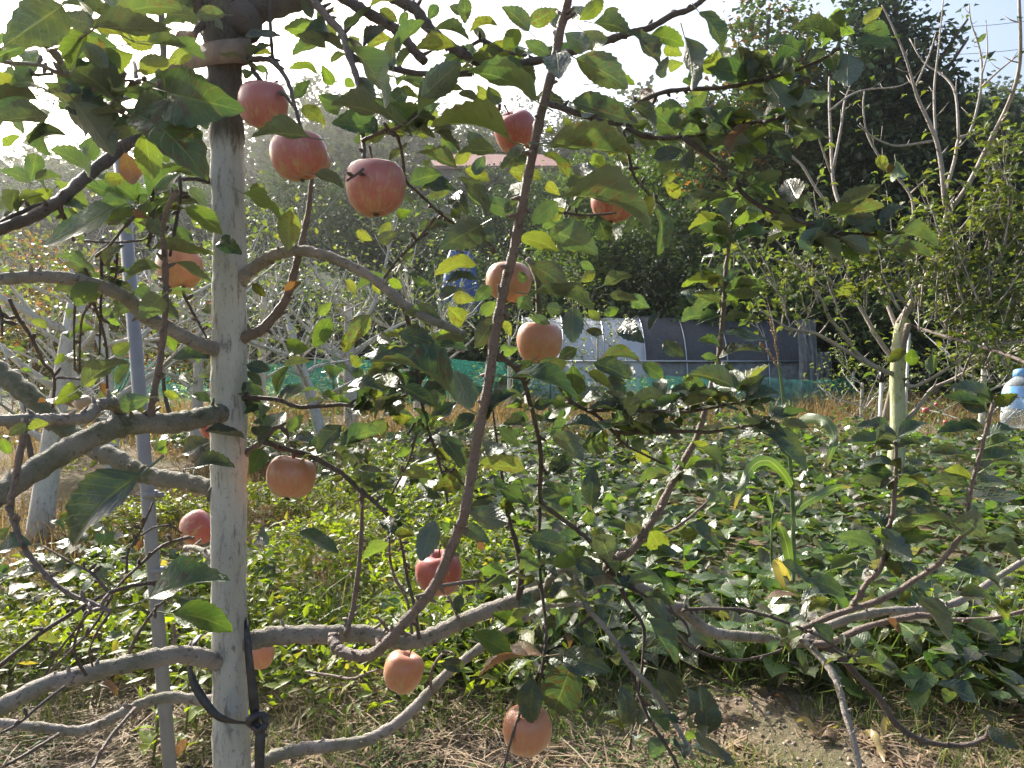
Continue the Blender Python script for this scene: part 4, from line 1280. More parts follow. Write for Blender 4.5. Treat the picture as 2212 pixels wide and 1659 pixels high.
# limbs: (tile, trace, width at start, width at end, distance at start, distance at end, bark)
BR_ = [
 ('L2', [1470, 1020, 1390, 1025, 1250, 1060, 1100, 1085, 850, 1090, 650, 1150, 400, 1280, 150, 1440, -60, 1580], 40, 52, 1.35, 1.02, 'bark_m'),
 ('L2', [800, 1085, 770, 1000, 720, 955, 640, 970, 560, 1045, 380, 1060, 200, 1060, -40, 1075], 25, 26, 1.20, 1.02, 'bark'),
 ('L2', [1420, 1530, 1360, 1500, 1200, 1460, 1000, 1430, 900, 1400, 750, 1310, 620, 1260, 500, 1170, 380, 1080, 250, 960, 100, 830, -50, 720], 34, 44, 1.35, 1.45, 'bark_m'),
 ('L2', [1440, 620, 1380, 600, 1290, 570, 1100, 470, 950, 400, 860, 310, 760, 240, 600, 180, 400, 140, 200, 135, -50, 155], 32, 26, 1.35, 1.08, 'bark'),
 ('L2', [980, 1060, 985, 960, 1000, 870, 1040, 650, 1070, 400, 1072, 200, 1068, 0, 1055, -150, 1080, -300, 1150, -430], 17, 10, 1.2, 1.12, 'shoot'),
 ('BL', [1440, 975, 1370, 960, 1240, 930, 1100, 930, 800, 990, 500, 1060, 250, 1140, -40, 1290], 38, 36, 1.35, 1.12, 'bark'),
 ('BL', [1430, 1240, 1300, 1220, 1100, 1200, 950, 1230, 800, 1300, 620, 1390, 480, 1420, 300, 1400, -40, 1365], 24, 20, 1.38, 1.3, 'bark'),
 ('D', [55, 905, 50, 946, 37, 1020, 23, 1090, 33, 1133, 57, 1190, 83, 1223, 110, 1253, 150, 1283, 200, 1303, 240, 1322], 15, 10, 1.02, .98, 'shoot'),
 ('BL', [1120, 440, 1020, 450, 720, 520, 300, 760, -30, 1020], 8, 9, 1.25, 1.05, 'twig'),
 ('BL', [1250, 170, 1200, 170, 1050, 220, 900, 350, 750, 500, 600, 750, 300, 1060], 8, 5, 1.38, 1.2, 'twig'),
 ('BL', [870, 1280, 860, 1290, 700, 1480, 590, 1680], 9, 8, 1.32, 1.15, 'shoot'),
 ('BL', [420, 1130, 250, 1260, 120, 1370, -30, 1450], 9, 6, 1.12, 1.05, 'twig'),
 ('BL', [560, 1060, 480, 900, 540, 700, 640, 600, 720, 560], 7, 5, 1.16, 1.1, 'twig'),
 ('BL', [720, 640, 640, 760, 580, 900, 600, 1000], 6, 4, 1.0, 1.1, 'twig'),
 ('BL', [830, 940, 850, 880, 900, 780, 1000, 640, 1060, 580], 10, 5, 1.25, 1.2, 'twig'),
 ('BL', [600, 620, 500, 750, 380, 900, 290, 1060], 6, 5, 1.05, 1.12, 'twig'),
 ('BL', [380, 1440, 300, 1490, 150, 1580, 40, 1640], 8, 8, 1.28, 1.15, 'twig'),
 ('BL', [1120, 890, 1130, 800, 1125, 720], 8, 6, 1.28, 1.28, 'shoot'),
 ('BL', [1380, 300, 1290, 240, 1200, 230], 14, 10, 1.38, 1.45, 'bark'),
 ('BL', [700, 520, 600, 400, 450, 320, 280, 220], 7, 4, 1.15, 1.2, 'twig'),
 ('BL', [820, 400, 830, 250, 880, 180, 940, 60, 990, -60], 6, 4, 1.25, 1.3, 'twig'),
 ('BL', [900, 160, 1000, 100, 1110, 90, 1180, 140], 5, 4, 1.3, 1.36, 'twig'),
 # upper left
 ('TL', [1380, 560, 1150, 720, 920, 860, 700, 1030, 520, 1180, 380, 1300, 200, 1410, -40, 1500], 28, 24, 1.35, .98, 'twig'),
 ('TL', [380, 1300, 150, 1370, -40, 1470], 13, 11, 1.08, 1.0, 'twig'),
 ('TL', [380, 1310, 400, 1380, 430, 1440, 480, 1560], 15, 6, 1.08, 1.12, 'twig'),
 ('TL', [1400, 640, 1250, 640, 1100, 620, 900, 600, 750, 640, 640, 600, 500, 540, 420, 440, 350, 340, 270, 270, 200, 190], 20, 15, 1.33, .78, 'bark'),
 ('TL', [450, 480, 370, 470, 250, 420, 100, 410, -30, 390], 10, 8, .82, .8, 'bark'),
 ('TL', [340, 480, 200, 480, 80, 420, 0, 400], 7, 6, .82, .85, 'bark'),
 ('TL', [310, 330, 450, 290, 560, 220, 640, 170], 8, 4, .8, .7, 'shoot'),
 ('TL', [600, 590, 700, 540, 850, 520, 950, 525, 1090, 590], 7, 4, .83, .8, 'shoot'),
 ('TL', [680, 650, 740, 710, 870, 770], 7, 4, .84, .8, 'shoot'),
 ('TL', [1050, 520, 1060, 300, 1040, 60, 1000, -60], 15, 15, 1.42, 1.45, 'bark'),
 ('TL', [1560, 150, 1600, 110, 1700, 60, 1850, 20, 2060, -60], 60, 44, 1.35, 1.4, 'twig'),
 ('TL', [1380, 200, 1300, 80, 1230, -60], 34, 22, 1.35, 1.3, 'twig'),
 ('TL', [1340, 130, 1270, 210, 1240, 330], 14, 10, 1.33, 1.3, 'twig'),
 ('TL', [860, 620, 880, 480, 870, 400], 12, 8, .95, 1.0, 'shoot'),
 ('TL', [1390, 1190, 1250, 1160, 1100, 1180, 1000, 1280, 900, 1350], 10, 6, 1.35, 1.25, 'twig'),
 ('TL', [980, 1180, 990, 1400, 960, 1600], 9, 8, 1.2, 1.2, 'twig'),
 ('TL', [1160, 1140, 1170, 1250, 1140, 1450, 1100, 1659], 10, 6, 1.24, 1.2, 'twig'),
 ('TL', [1040, 1400, 1060, 1500, 1060, 1659], 8, 7, 1.16, 1.14, 'twig'),
 ('TL', [550, 1560, 700, 1570, 900, 1560, 1000, 1530], 6, 4, 1.3, 1.3, 'twig'),
 ('TL', [620, 1659, 700, 1600, 800, 1480, 880, 1400], 7, 5, 1.2, 1.15, 'twig'),
 ('L2', [60, 280, 130, 420, 200, 520, 280, 690, 350, 780, 340, 980], 9, 6, 1.1, 1.3, 'twig'),
 ('L2', [500, -20, 570, 130, 600, 280, 650, 430, 690, 600, 695, 860], 9, 5, 1.2, 1.3, 'twig'),
 ('L2', [760, -20, 755, 100, 740, 180], 6, 4, 1.2, 1.2, 'twig'),
 ('L2', [660, -40, 655, 200, 650, 420, 645, 640], 8, 4, 1.25, 1.28, 'twig'),
 ('L2', [590, 310, 540, 380, 520, 520, 515, 760], 6, 4, 1.22, 1.3, 'twig'),
 ('L2', [500, 190, 480, 420, 485, 740], 6, 4, 1.2, 1.3, 'twig'),
 ('L2', [350, 790, 430, 790, 520, 800], 6, 4, 1.3, 1.3, 'twig'),
 ('L2', [1170, 200, 1230, 330, 1290, 440, 1340, 530], 7, 4, 1.3, 1.35, 'twig'),
 ('L2', [-20, 300, 10, 400, 15, 520], 8, 5, 1.0, 1.0, 'twig'),
 # right: lower limb
 ('D', [500, 1392, 547, 1383, 600, 1373, 680, 1371, 737, 1369, 787, 1369, 843, 1383, 903, 1383, 953, 1363, 1003, 1340, 1070, 1313, 1137, 1290, 1187, 1273, 1237, 1260, 1287, 1250, 1337, 1250, 1387, 1273, 1437, 1306, 1475, 1318, 1515, 1353, 1558, 1370, 1642, 1377, 1682, 1383, 1742, 1390], 42, 20, 1.35, 1.62, 'bark'),
 ('D', [1690, 1384, 1725, 1362, 1808, 1326, 1908, 1293, 1975, 1253, 2025, 1219, 2068, 1169, 2085, 1140, 2098, 1053, 2125, 953, 2145, 870], 15, 8, 1.60, 1.45, 'shoot'),
 ('D', [1735, 1390, 1791, 1389, 1875, 1353, 1991, 1329, 2048, 1339, 2141, 1336, 2230, 1315], 17, 8, 1.61, 1.5, 'shoot'),
 ('D', [1722, 1384, 1740, 1390, 1775, 1423, 1805, 1466, 1821, 1523, 1841, 1589, 1858, 1670], 15, 14, 1.61, 1.4, 'bark'),
 ('D', [1735, 1388, 1758, 1389, 1808, 1413, 1858, 1466, 1898, 1506, 1935, 1563, 1991, 1599, 2041, 1609, 2091, 1609, 2128, 1593, 2138, 1569], 16, 10, 1.61, 1.55, 'twig'),
 ('D', [1840, 1310, 1851, 1293, 1875, 1256, 1901, 1229, 1915, 1163, 1928, 1106, 1935, 1020, 1935, 953], 13, 8, 1.57, 1.5, 'shoot'),
 ('D', [1475, 1320, 1490, 1316, 1591, 1316, 1675, 1336, 1758, 1369, 1825, 1409, 1858, 1419], 9, 5, 1.52, 1.45, 'twig'),
 ('D', [1437, 1330, 1475, 1386, 1525, 1413, 1585, 1426, 1641, 1419, 1691, 1403], 8, 5, 1.5, 1.55, 'twig'),
 ('D', [1735, 1388, 1770, 1362, 1830, 1338, 1900, 1322, 1960, 1318, 2030, 1312, 2090, 1290, 2150, 1250, 2230, 1200], 22, 12, 1.62, 1.8, 'bark'),
 # long leaning shoot
 ('D', [720, 1372, 722, 1388, 737, 1406, 770, 1416, 804, 1413, 830, 1393, 870, 1349, 917, 1296, 944, 1256, 970, 1196, 990, 1146, 1004, 1106, 1030, 953, 1054, 836, 1070, 720, 1090, 620, 1107, 553, 1127, 450, 1150, 333, 1170, 240, 1194, 150, 1210, 67, 1227, 0, 1245, -80], 26, 19, 1.34, .98, 'shoot'),
 ('D', [540, 1690, 560, 1655, 600, 1632, 667, 1616, 737, 1608, 787, 1600, 854, 1566, 904, 1520, 954, 1466, 997, 1430, 1037, 1400, 1104, 1353, 1170, 1313, 1210, 1303, 1254, 1306], 30, 15, 1.4, 1.8, 'bark'),
 ('D', [510, 615, 535, 590, 567, 566, 600, 548, 640, 541, 690, 548, 737, 565, 804, 600, 870, 655, 920, 686, 960, 703, 1004, 723], 28, 17, 1.35, 1.17, 'bark'),
 ('D', [510, 735, 540, 723, 567, 710, 610, 660, 627, 620, 643, 560, 653, 520, 667, 450, 673, 383], 26, 9, 1.35, 1.3, 'shoot'),
 ('D', [515, 862, 537, 860, 600, 863, 650, 880, 737, 874, 804, 883, 870, 856, 887, 853], 11, 6, 1.35, 1.25, 'twig'),
 ('D', [515, 985, 533, 976, 567, 953, 597, 923, 617, 933, 630, 963, 633, 992], 16, 5, 1.35, 1.34, 'shoot'),
 ('D', [567, 953, 580, 957, 617, 970, 667, 983, 737, 1022, 770, 1053, 804, 1080, 837, 1112], 14, 9, 1.35, 1.28, 'twig'),
 ('D', [748, 1368, 754, 1346, 764, 1306, 777, 1206, 782, 1106, 780, 1020, 774, 953], 13, 7, 1.36, 1.4, 'shoot'),
 ('D', [1122, 1295, 1126, 1229, 1114, 1173, 1100, 1123, 1087, 1053, 1064, 886], 16, 5, 1.43, 1.4, 'twig'),
 ('D', [1060, 760, 1094, 780, 1120, 803, 1137, 843, 1154, 903, 1167, 970, 1167, 1036, 1170, 1086, 1197, 1108, 1254, 1150, 1284, 1180, 1317, 1223, 1324, 1240], 12, 9, 1.2, 1.46, 'twig'),
 ('D', [1167, 1060, 1166, 1106, 1164, 1189, 1170, 1273, 1180, 1356, 1177, 1406, 1164, 1473, 1150, 1500, 1124, 1540, 1104, 1600, 1085, 1670], 8, 6, 1.38, 1.28, 'twig'),
 ('D', [1190, 800, 1214, 840, 1237, 870, 1287, 896, 1327, 936, 1354, 963, 1437, 1003], 13, 5, 1.25, 1.35, 'twig'),
 ('D', [1324, 934, 1404, 933, 1475, 932, 1541, 933, 1608, 920, 1641, 920, 1661, 903], 11, 5, 1.3, 1.2, 'twig'),
 ('D', [1270, 888, 1337, 884, 1400, 888, 1475, 890, 1541, 880, 1591, 870, 1614, 863], 9, 6, 1.28, 1.2, 'twig'),
 ('D', [1330, 1250, 1310, 1223, 1370, 1183, 1420, 1106, 1447, 1053, 1475, 1000, 1508, 936, 1531, 853, 1551, 780, 1561, 686, 1568, 586, 1575, 530, 1582, 480], 20, 7, 1.47, 1.38, 'shoot'),
 ('D', [1312, 1225, 1330, 1203, 1400, 1165, 1470, 1133, 1558, 1056], 8, 5, 1.47, 1.5, 'shoot'),
 ('D', [1324, 1229, 1370, 1273, 1420, 1303, 1475, 1340, 1490, 1375], 8, 7, 1.46, 1.4, 'twig'),
 ('D', [942, 1262, 950, 1266, 1000, 1258, 1070, 1250, 1120, 1226], 10, 9, 1.3, 1.34, 'shoot'),
 ('D', [1180, 1272, 1187, 1250, 1210, 1232, 1240, 1232, 1247, 1256, 1260, 1293, 1274, 1319, 1320, 1373, 1364, 1440, 1404, 1483, 1440, 1535, 1475, 1593, 1500, 1640], 16, 9, 1.45, 1.3, 'bark'),
 ('D', [1150, 1370, 1184, 1390, 1237, 1436, 1290, 1462, 1337, 1483], 6, 4, 1.4, 1.35, 'twig'),
 ('D', [1364, 1440, 1380, 1500, 1404, 1556, 1447, 1623, 1470, 1670], 8, 7, 1.38, 1.3, 'twig'),
 ('D', [1340, 1270, 1357, 1303, 1390, 1356, 1387, 1440, 1374, 1523, 1360, 1620], 11, 4, 1.48, 1.45, 'twig'),
 ('D', [1284, 1326, 1204, 1390, 1177, 1423, 1157, 1470], 10, 7, 1.44, 1.33, 'twig'),
 ('D', [860, 640, 880, 690, 890, 753, 900, 793, 907, 836, 917, 903, 934, 953, 950, 1003, 967, 1086], 12, 5, 1.24, 1.32, 'twig'),
 ('D', [880, 940, 905, 905, 885, 990, 850, 1060, 835, 1085], 7, 4, 1.3, 1.35, 'twig'),
 ('D', [954, 1003, 985, 1030, 1003, 1050], 6, 4, 1.32, 1.3, 'twig'),
 ('D', [890, 1370, 880, 1300, 850, 1240, 840, 1180, 845, 1150], 8, 5, 1.38, 1.45, 'shoot'),
 ('D', [905, 1380, 895, 1310, 880, 1250, 870, 1190, 860, 1150], 9, 6, 1.4, 1.4, 'twig'),
 ('D', [990, 1340, 980, 1310, 965, 1285], 9, 6, 1.42, 1.45, 'shoot'),
 ('D', [850, 1385, 830, 1350, 812, 1330], 8, 5, 1.38, 1.3, 'shoot'),
 ('D', [660, 1450, 720, 1460, 760, 1466, 790, 1455, 815, 1447], 6, 5, 1.6, 1.5, 'shoot'),
 ('D', [935, 1500, 930, 1460, 945, 1425, 965, 1408, 985, 1416], 7, 5, 1.5, 1.42, 'shoot'),
 # crown branches at the top
 ('D', [660, -40, 700, -30, 747, 0, 804, 33, 860, 67, 887, 100, 917, 133], 24, 20, 1.4, 1.3, 'twig'),
 ('D', [820, -30, 860, 0, 897, 20, 924, 57, 970, 97, 1020, 127, 1054, 143, 1094, 143, 1164, 130, 1217, 117, 1304, 90, 1354, 73, 1404, 60, 1450, 33, 1490, 20, 1530, -10], 26, 11, 1.3, 1.2, 'twig'),
 ('D', [640, -50, 677, 0, 710, 40, 740, 73, 750, 110, 770, 167, 777, 217, 784, 300, 787, 345], 20, 9, 1.38, 1.1, 'twig'),
 ('D', [755, 125, 810, 137, 870, 153, 954, 163, 1020, 158], 13, 13, 1.25, 1.28, 'twig'),
 ('D', [985, 108, 1010, 103, 1044, 87, 1087, 110, 1137, 120], 10, 7, 1.28, 1.22, 'twig'),
 ('D', [1165, 215, 1204, 230, 1254, 247, 1304, 263, 1354, 277, 1404, 297, 1475, 296, 1541, 281, 1618, 267, 1675, 257, 1701, 247], 15, 6, 1.25, 1.12, 'twig'),
 ('D', [1334, 268, 1370, 230, 1420, 203, 1475, 193, 1558, 190, 1638, 175, 1681, 163, 1741, 143, 1791, 120, 1815, 103], 11, 7, 1.2, 1.1, 'twig'),
 ('D', [1345, 280, 1357, 333, 1370, 380, 1390, 407, 1437, 453], 8, 5, 1.2, 1.25, 'twig'),
 ('D', [1475, 296, 1541, 345, 1558, 363, 1585, 390, 1615, 427, 1675, 460, 1758, 487, 1808, 503, 1891, 507, 1935, 500], 13, 7, 1.17, 1.1, 'twig'),
 ('D', [830, 283, 857, 293, 870, 343, 877, 390, 904, 417, 950, 460, 970, 477], 7, 6, 1.12, 1.2, 'twig'),
 ('D', [782, 305, 830, 283, 850, 280, 880, 262, 904, 240], 9, 6, 1.12, 1.08, 'twig'),
 ('D', [940, 470, 900, 520, 860, 560, 830, 600], 7, 6, 1.2, 1.22, 'twig'),
 ('D', [585, -30, 583, 17, 587, 100, 593, 140], 9, 7, 1.38, 1.3, 'twig'),
 ('D', [515, 120, 547, 128, 583, 130, 617, 167, 633, 217, 653, 285], 14, 7, 1.35, 1.2, 'twig'),
 ('D', [545, 150, 570, 180, 610, 200, 640, 240], 10, 5, 1.33, 1.22, 'twig'),
 ('D', [785, 365, 765, 380, 750, 390], 6, 5, 1.04, 1.02, 'twig'),
 ('D', [1080, 225, 1075, 250, 1085, 262], 8, 5, 1.45, 1.48, 'twig'),
 ('D', [970, 477, 1010, 500, 1050, 520, 1070, 545], 6, 5, 1.25, 1.4, 'twig'),
 ('D', [1140, 560, 1160, 600, 1165, 690], 16, 12, 1.5, 1.46, 'bark_m'),
 ('D', [1200, 455, 1260, 465, 1330, 460], 6, 5, 1.3, 1.4, 'twig'),
]
leafless = set()
anchors = []
for k, (tile, fl, w0, w1, d0, d1, mt) in enumerate(BR_):
    s, w = traced(tile, fl, d0, d1, w0, w1, 9 if max(w0, w1) > 22 else 5)
    r = random.Random(300 + k)
    w = np.array([q * (1 + .07 * math.sin(i * 1.3 + k) + .03 * r.random() + (.16 if r.random() < (.03 if len(w) > 60 else .08) else 0)) for i, q in enumerate(w)])
    if abs(TP(tile, fl[0], fl[1])[0] - 492) < 50 and w0 > 10:
        w[:7] *= np.array([1.55, 1.5, 1.42, 1.32, 1.2, 1.1, 1.04])[:len(w)]
    s = s + np.array([[r.gauss(0, 1) for _ in range(3)] for _ in s]) * (w[:, None] * (.03 if max(w) > .011 else .08))
    b = MB()
    b.tube(s, w, 14 if max(w) > .012 else (8 if max(w) > .006 else 6), True, .065 if max(w) > .009 else .04, 55.0)
    for i in range(2, len(s) - 2):              # buds, spurs and cut stubs
        if r.random() < (.30 if max(w) < .012 else .14):
            dv = Vector((r.gauss(0, 1), r.gauss(0, .8), r.gauss(.4, .8))).normalized()
            ln = r.uniform(.006, .016) + w[i] * .9
            q = Vector(s[i])
            b.tube([q, q + dv * ln * .6, q + dv * ln], [min(.004, w[i] * .6), .0032, .0016], 5)
    b.build('branch', M[mt], tree)
    dx_, dy_ = TP(tile, fl[0], fl[1])
    if max(w) < .0105 and not (dx_ < 460 and dy_ > 560) and dy_ < 1330:
        anchors += [Vector(q) for q in s[3:]]

# hand-placed leaves: tile, [base x, base y, tip x, tip y, visible width, distance, kind]
LV = {}
LV['TL'] = (.80, '''400,40,20,300,260,.50,d 600,160,370,90,130,.68,d 620,175,1090,190,150,.70,d 650,70,440,0,60,.9, 1080,95,1310,130,80,1.0,d 1455,95,1260,100,95,1.2, 760,170,990,310,180,.9,y
1140,270,920,240,60,1.0, 1230,320,1180,195,90,1.0,b 540,270,700,440,130,.75,d 750,300,415,410,160,.85, 790,330,770,480,150,.9,y 1250,320,1090,410,100,1.1,y 1090,600,1590,720,300,.80,
870,740,1350,1175,310,.80, 860,750,1060,640,150,.82, 490,660,740,1015,200,.82,d 290,540,550,900,150,.85, 305,750,-20,780,135,.72,d 430,880,180,945,65,.9,d 190,1180,0,1105,95,.95,
200,1175,235,1000,120,.95, 230,1165,405,1145,55,.95, 580,1140,320,970,110,1.0, 940,860,985,1170,170,.9,y 810,990,870,1195,120,.95,b 1090,1120,1360,1150,100,1.2,y 690,1170,835,1145,80,1.1,y
735,1350,280,1595,150,.9, 1200,1350,1445,1520,130,1.2,y 340,1230,190,1345,100,1.1,y 1430,1550,1570,1650,100,1.27, 950,1440,1060,1530,90,1.1,d 1000,1610,1400,1655,70,1.2, 2000,890,1625,895,130,1.02,d
2040,1130,2230,1225,85,1.1,d 1640,1195,1740,1315,110,1.3,y 1580,1255,1815,1425,90,1.25,y 1880,1365,1865,1625,150,1.2,y 2110,310,1920,225,85,1.3,y 1590,235,1825,235,65,1.3,d 1620,345,1765,355,60,1.35,y
2060,480,1870,450,55,1.4,y 2150,550,2085,420,95,1.4,y 1960,690,2110,810,100,1.3,y 1900,640,2010,520,70,1.4, 2120,150,2160,255,60,1.4,y 1640,470,1575,480,60,1.3,y 1735,460,1650,430,55,1.35,
2060,620,2212,700,100,1.3,y 700,250,620,120,80,1.1, 1000,230,1120,190,60,1.2, 480,300,420,210,90,1.1,d 620,880,560,1010,110,1.0,y 700,760,760,880,80,1.1, 1000,870,1090,1060,100,.95,y 800,860,700,900,70,1.1,
180,330,230,470,90,.95, 350,560,430,650,110,1.0,y 60,760,150,870,60,1.2, 20,950,130,880,60,1.2,y 1280,640,1340,840,130,1.0, 1180,640,1290,770,110,.95,y 560,1440,470,1400,70,1.1, 700,1430,900,1400,60,1.15,y
860,1370,960,1410,70,1.05,b 1100,1480,1250,1560,90,1.25, 1050,1320,1120,1250,80,1.3,y 580,760,640,690,50,1.2''')
LV['T'] = (1.05, '''800,-20,800,155,110,1.2, 340,0,185,45,60,1.25,y 335,430,360,220,95,1.1,d 360,345,540,135,95,1.1, 250,60,365,145,70,1.25,y 735,300,485,315,110,1.15,y 600,195,830,265,65,1.1,d 525,625,775,405,185,1.02,d
500,745,795,580,110,1.05, 60,310,285,705,140,1.05, 310,770,-70,680,120,1.0,d 410,590,280,705,110,1.2, 350,600,505,640,70,1.25,y 100,505,225,665,90,1.2,d 1215,200,1035,45,120,1.05, 1150,190,1050,325,125,1.1,y
1220,150,1410,60,115,1.1,y 1010,165,830,215,55,1.15,y 1260,650,815,470,170,1.0, 960,420,1210,495,120,1.1, 1350,350,1190,265,100,1.02, 1395,350,1410,515,240,.97,d 1525,380,1860,575,205,1.0,
1640,540,1905,550,85,1.1,y 1640,150,1875,225,115,1.02,d 1855,200,2065,435,110,1.0,d 1545,130,1700,0,130,1.1,y 1450,215,1605,310,120,1.1, 1570,200,1690,300,110,1.12,y 2000,235,2225,300,110,1.15,y
2070,505,2120,365,75,1.15,d 1500,660,1930,800,150,1.0, 1870,690,2035,825,85,1.05,d 1365,925,1915,1005,175,1.0, 1350,940,1595,965,95,1.05, 1085,905,570,830,135,1.0,y 1000,985,755,1000,95,1.05,
1200,975,1020,1090,150,1.1,d 1430,1275,2005,1515,170,1.0, 1455,1200,1645,1190,75,1.05,d 1400,1310,1225,1450,130,1.1, 1340,1495,1665,1650,180,1.05, 1160,1540,1410,1630,110,1.15,y 1410,1450,1570,1470,90,1.15,d
1660,1395,1725,1565,125,1.2,d 1730,1460,1805,1535,100,1.25,y 2040,1335,2045,1659,120,1.15, 1990,1270,2005,1400,80,1.2,y 1790,1000,1830,1090,105,1.25,y 1615,1040,1745,1105,100,1.25,y 1495,1080,1615,1140,110,1.2,d
1310,1000,1480,1175,80,1.15,y 1090,1110,1300,1155,110,1.3,y 1100,1195,1165,1245,100,1.3,y 2025,1025,2210,975,90,1.15,d 1905,755,1735,775,70,1.2,y 2050,1140,2212,1060,80,1.2, 1120,1385,910,1285,130,1.15,
930,1410,755,1145,110,1.15,d 1060,1380,1155,1295,60,1.1,d 905,1460,630,1610,200,1.08,d 895,1475,1005,1570,80,1.1,d 440,1185,650,1130,110,1.2, 745,1090,490,990,100,1.15, 515,1225,750,1245,65,1.2,d
725,1265,825,1390,100,1.2,d 515,1080,630,1135,100,1.3,y 355,1395,455,1365,60,1.3,y 610,855,765,985,55,1.15,d 880,610,1000,650,110,1.3,y 760,605,900,650,60,1.2,d 500,1485,655,1470,60,1.3,d
700,40,800,90,60,1.25,d 620,30,560,130,70,1.3, 850,180,930,290,60,1.25,d 930,250,980,390,70,1.25, 430,80,370,160,60,1.3, 120,250,40,300,80,1.35,y 20,520,90,560,70,1.4,y 20,610,100,640,60,1.4,y
1080,360,1200,420,70,1.3,y 950,560,1010,680,80,1.3,y 1340,70,1420,170,80,1.15,d 1500,40,1560,130,90,1.2, 1700,90,1800,60,50,1.2,d 2100,300,2212,360,90,1.25,y 2120,430,2220,410,70,1.3,y 2000,730,2120,760,80,1.3,y
1690,740,1800,770,60,1.3,y 1930,590,2030,650,90,1.25,b 1890,650,2000,700,60,1.3, 2070,680,2150,760,90,1.3, 1340,830,1380,870,60,1.35,y 1440,760,1480,880,60,1.3,y 620,720,540,820,70,1.3,y 460,800,560,900,80,1.2,y
540,940,640,1040,90,1.25, 650,890,730,1000,80,1.25,y 820,850,900,960,90,1.2,d 840,960,740,1060,80,1.3,y 930,1010,860,1130,90,1.3, 800,1100,960,1180,90,1.3,y 680,1200,560,1290,90,1.3, 840,1230,900,1330,90,1.3,
470,1290,380,1240,60,1.35,d 320,1440,250,1530,70,1.35,y 100,1500,200,1560,80,1.35,y 240,1570,360,1500,80,1.3,d 1330,1190,1420,1270,90,1.3,y 1260,1390,1320,1450,80,1.3, 1450,1350,1340,1420,80,1.3,y 1560,1550,1500,1640,80,1.3,y
1900,1420,1830,1500,70,1.3,d 2100,1200,2200,1260,80,1.3,y 2150,1110,2080,1210,80,1.3,y''')
LV['R1'] = (1.1, '''110,80,255,335,115,1.1,d 15,245,60,585,130,1.05,d 270,470,155,375,130,1.15,y 420,530,390,315,85,1.12,d 585,450,415,370,65,1.12,d 525,490,365,510,60,1.15, 640,655,515,480,150,1.1,
680,720,955,600,200,1.08, 700,645,800,545,120,1.12, 750,700,765,815,130,1.1,y 570,645,325,660,60,1.15,d 560,600,395,600,60,1.2, 1020,270,685,200,100,1.08,d 950,240,795,150,90,1.1,
1055,175,970,85,90,1.1,y 1060,170,1150,75,60,1.1,d 1170,150,1295,45,90,1.08,y 1165,190,1345,225,80,1.1, 1120,290,1385,295,100,1.08, 1070,345,1070,560,145,1.08,d 960,370,1000,480,90,1.1,y 940,340,805,395,70,1.1,d
430,805,305,1030,75,1.1,b 570,865,695,1055,115,1.12,d 400,890,435,1095,120,1.2, 360,985,385,1115,75,1.2,y 420,755,195,805,90,1.15, 140,760,-10,715,75,1.2,y 150,840,295,870,90,1.12,d 150,600,60,645,90,1.3,y
210,1060,335,1095,50,1.15,d 740,1300,675,1160,150,1.15,d 290,1265,415,1235,110,1.2,y 30,1350,215,1255,90,1.15,d 285,1370,65,1330,65,1.25,y 310,1490,115,1375,60,1.38,y 310,1490,120,1460,65,1.38, 320,1500,540,1400,75,1.36,y
330,1575,35,1520,65,1.36, 330,1560,580,1510,80,1.36, 300,1610,125,1560,60,1.38, 340,1400,330,1290,60,1.38,d 350,1400,450,1320,50,1.38,y 1280,1480,1045,1420,110,1.1, 1290,1475,1465,1345,75,1.1,d 1385,1505,1655,1595,90,1.1,
1270,1010,1330,1120,70,6.0,y 1380,1040,1400,1145,90,6.0,y 1340,1060,1360,1130,50,6.0,b 90,560,30,500,80,1.3, 230,300,300,370,80,1.25,y 60,960,20,1090,90,1.2,d 120,1000,210,1060,60,1.2, 450,430,560,330,60,1.2,y
230,660,300,720,70,1.25, 150,690,70,790,70,1.3,y 250,780,300,830,60,1.25, 500,770,420,690,70,1.2,d 610,420,560,480,50,1.25,y 480,1180,400,1140,50,1.2,d''')
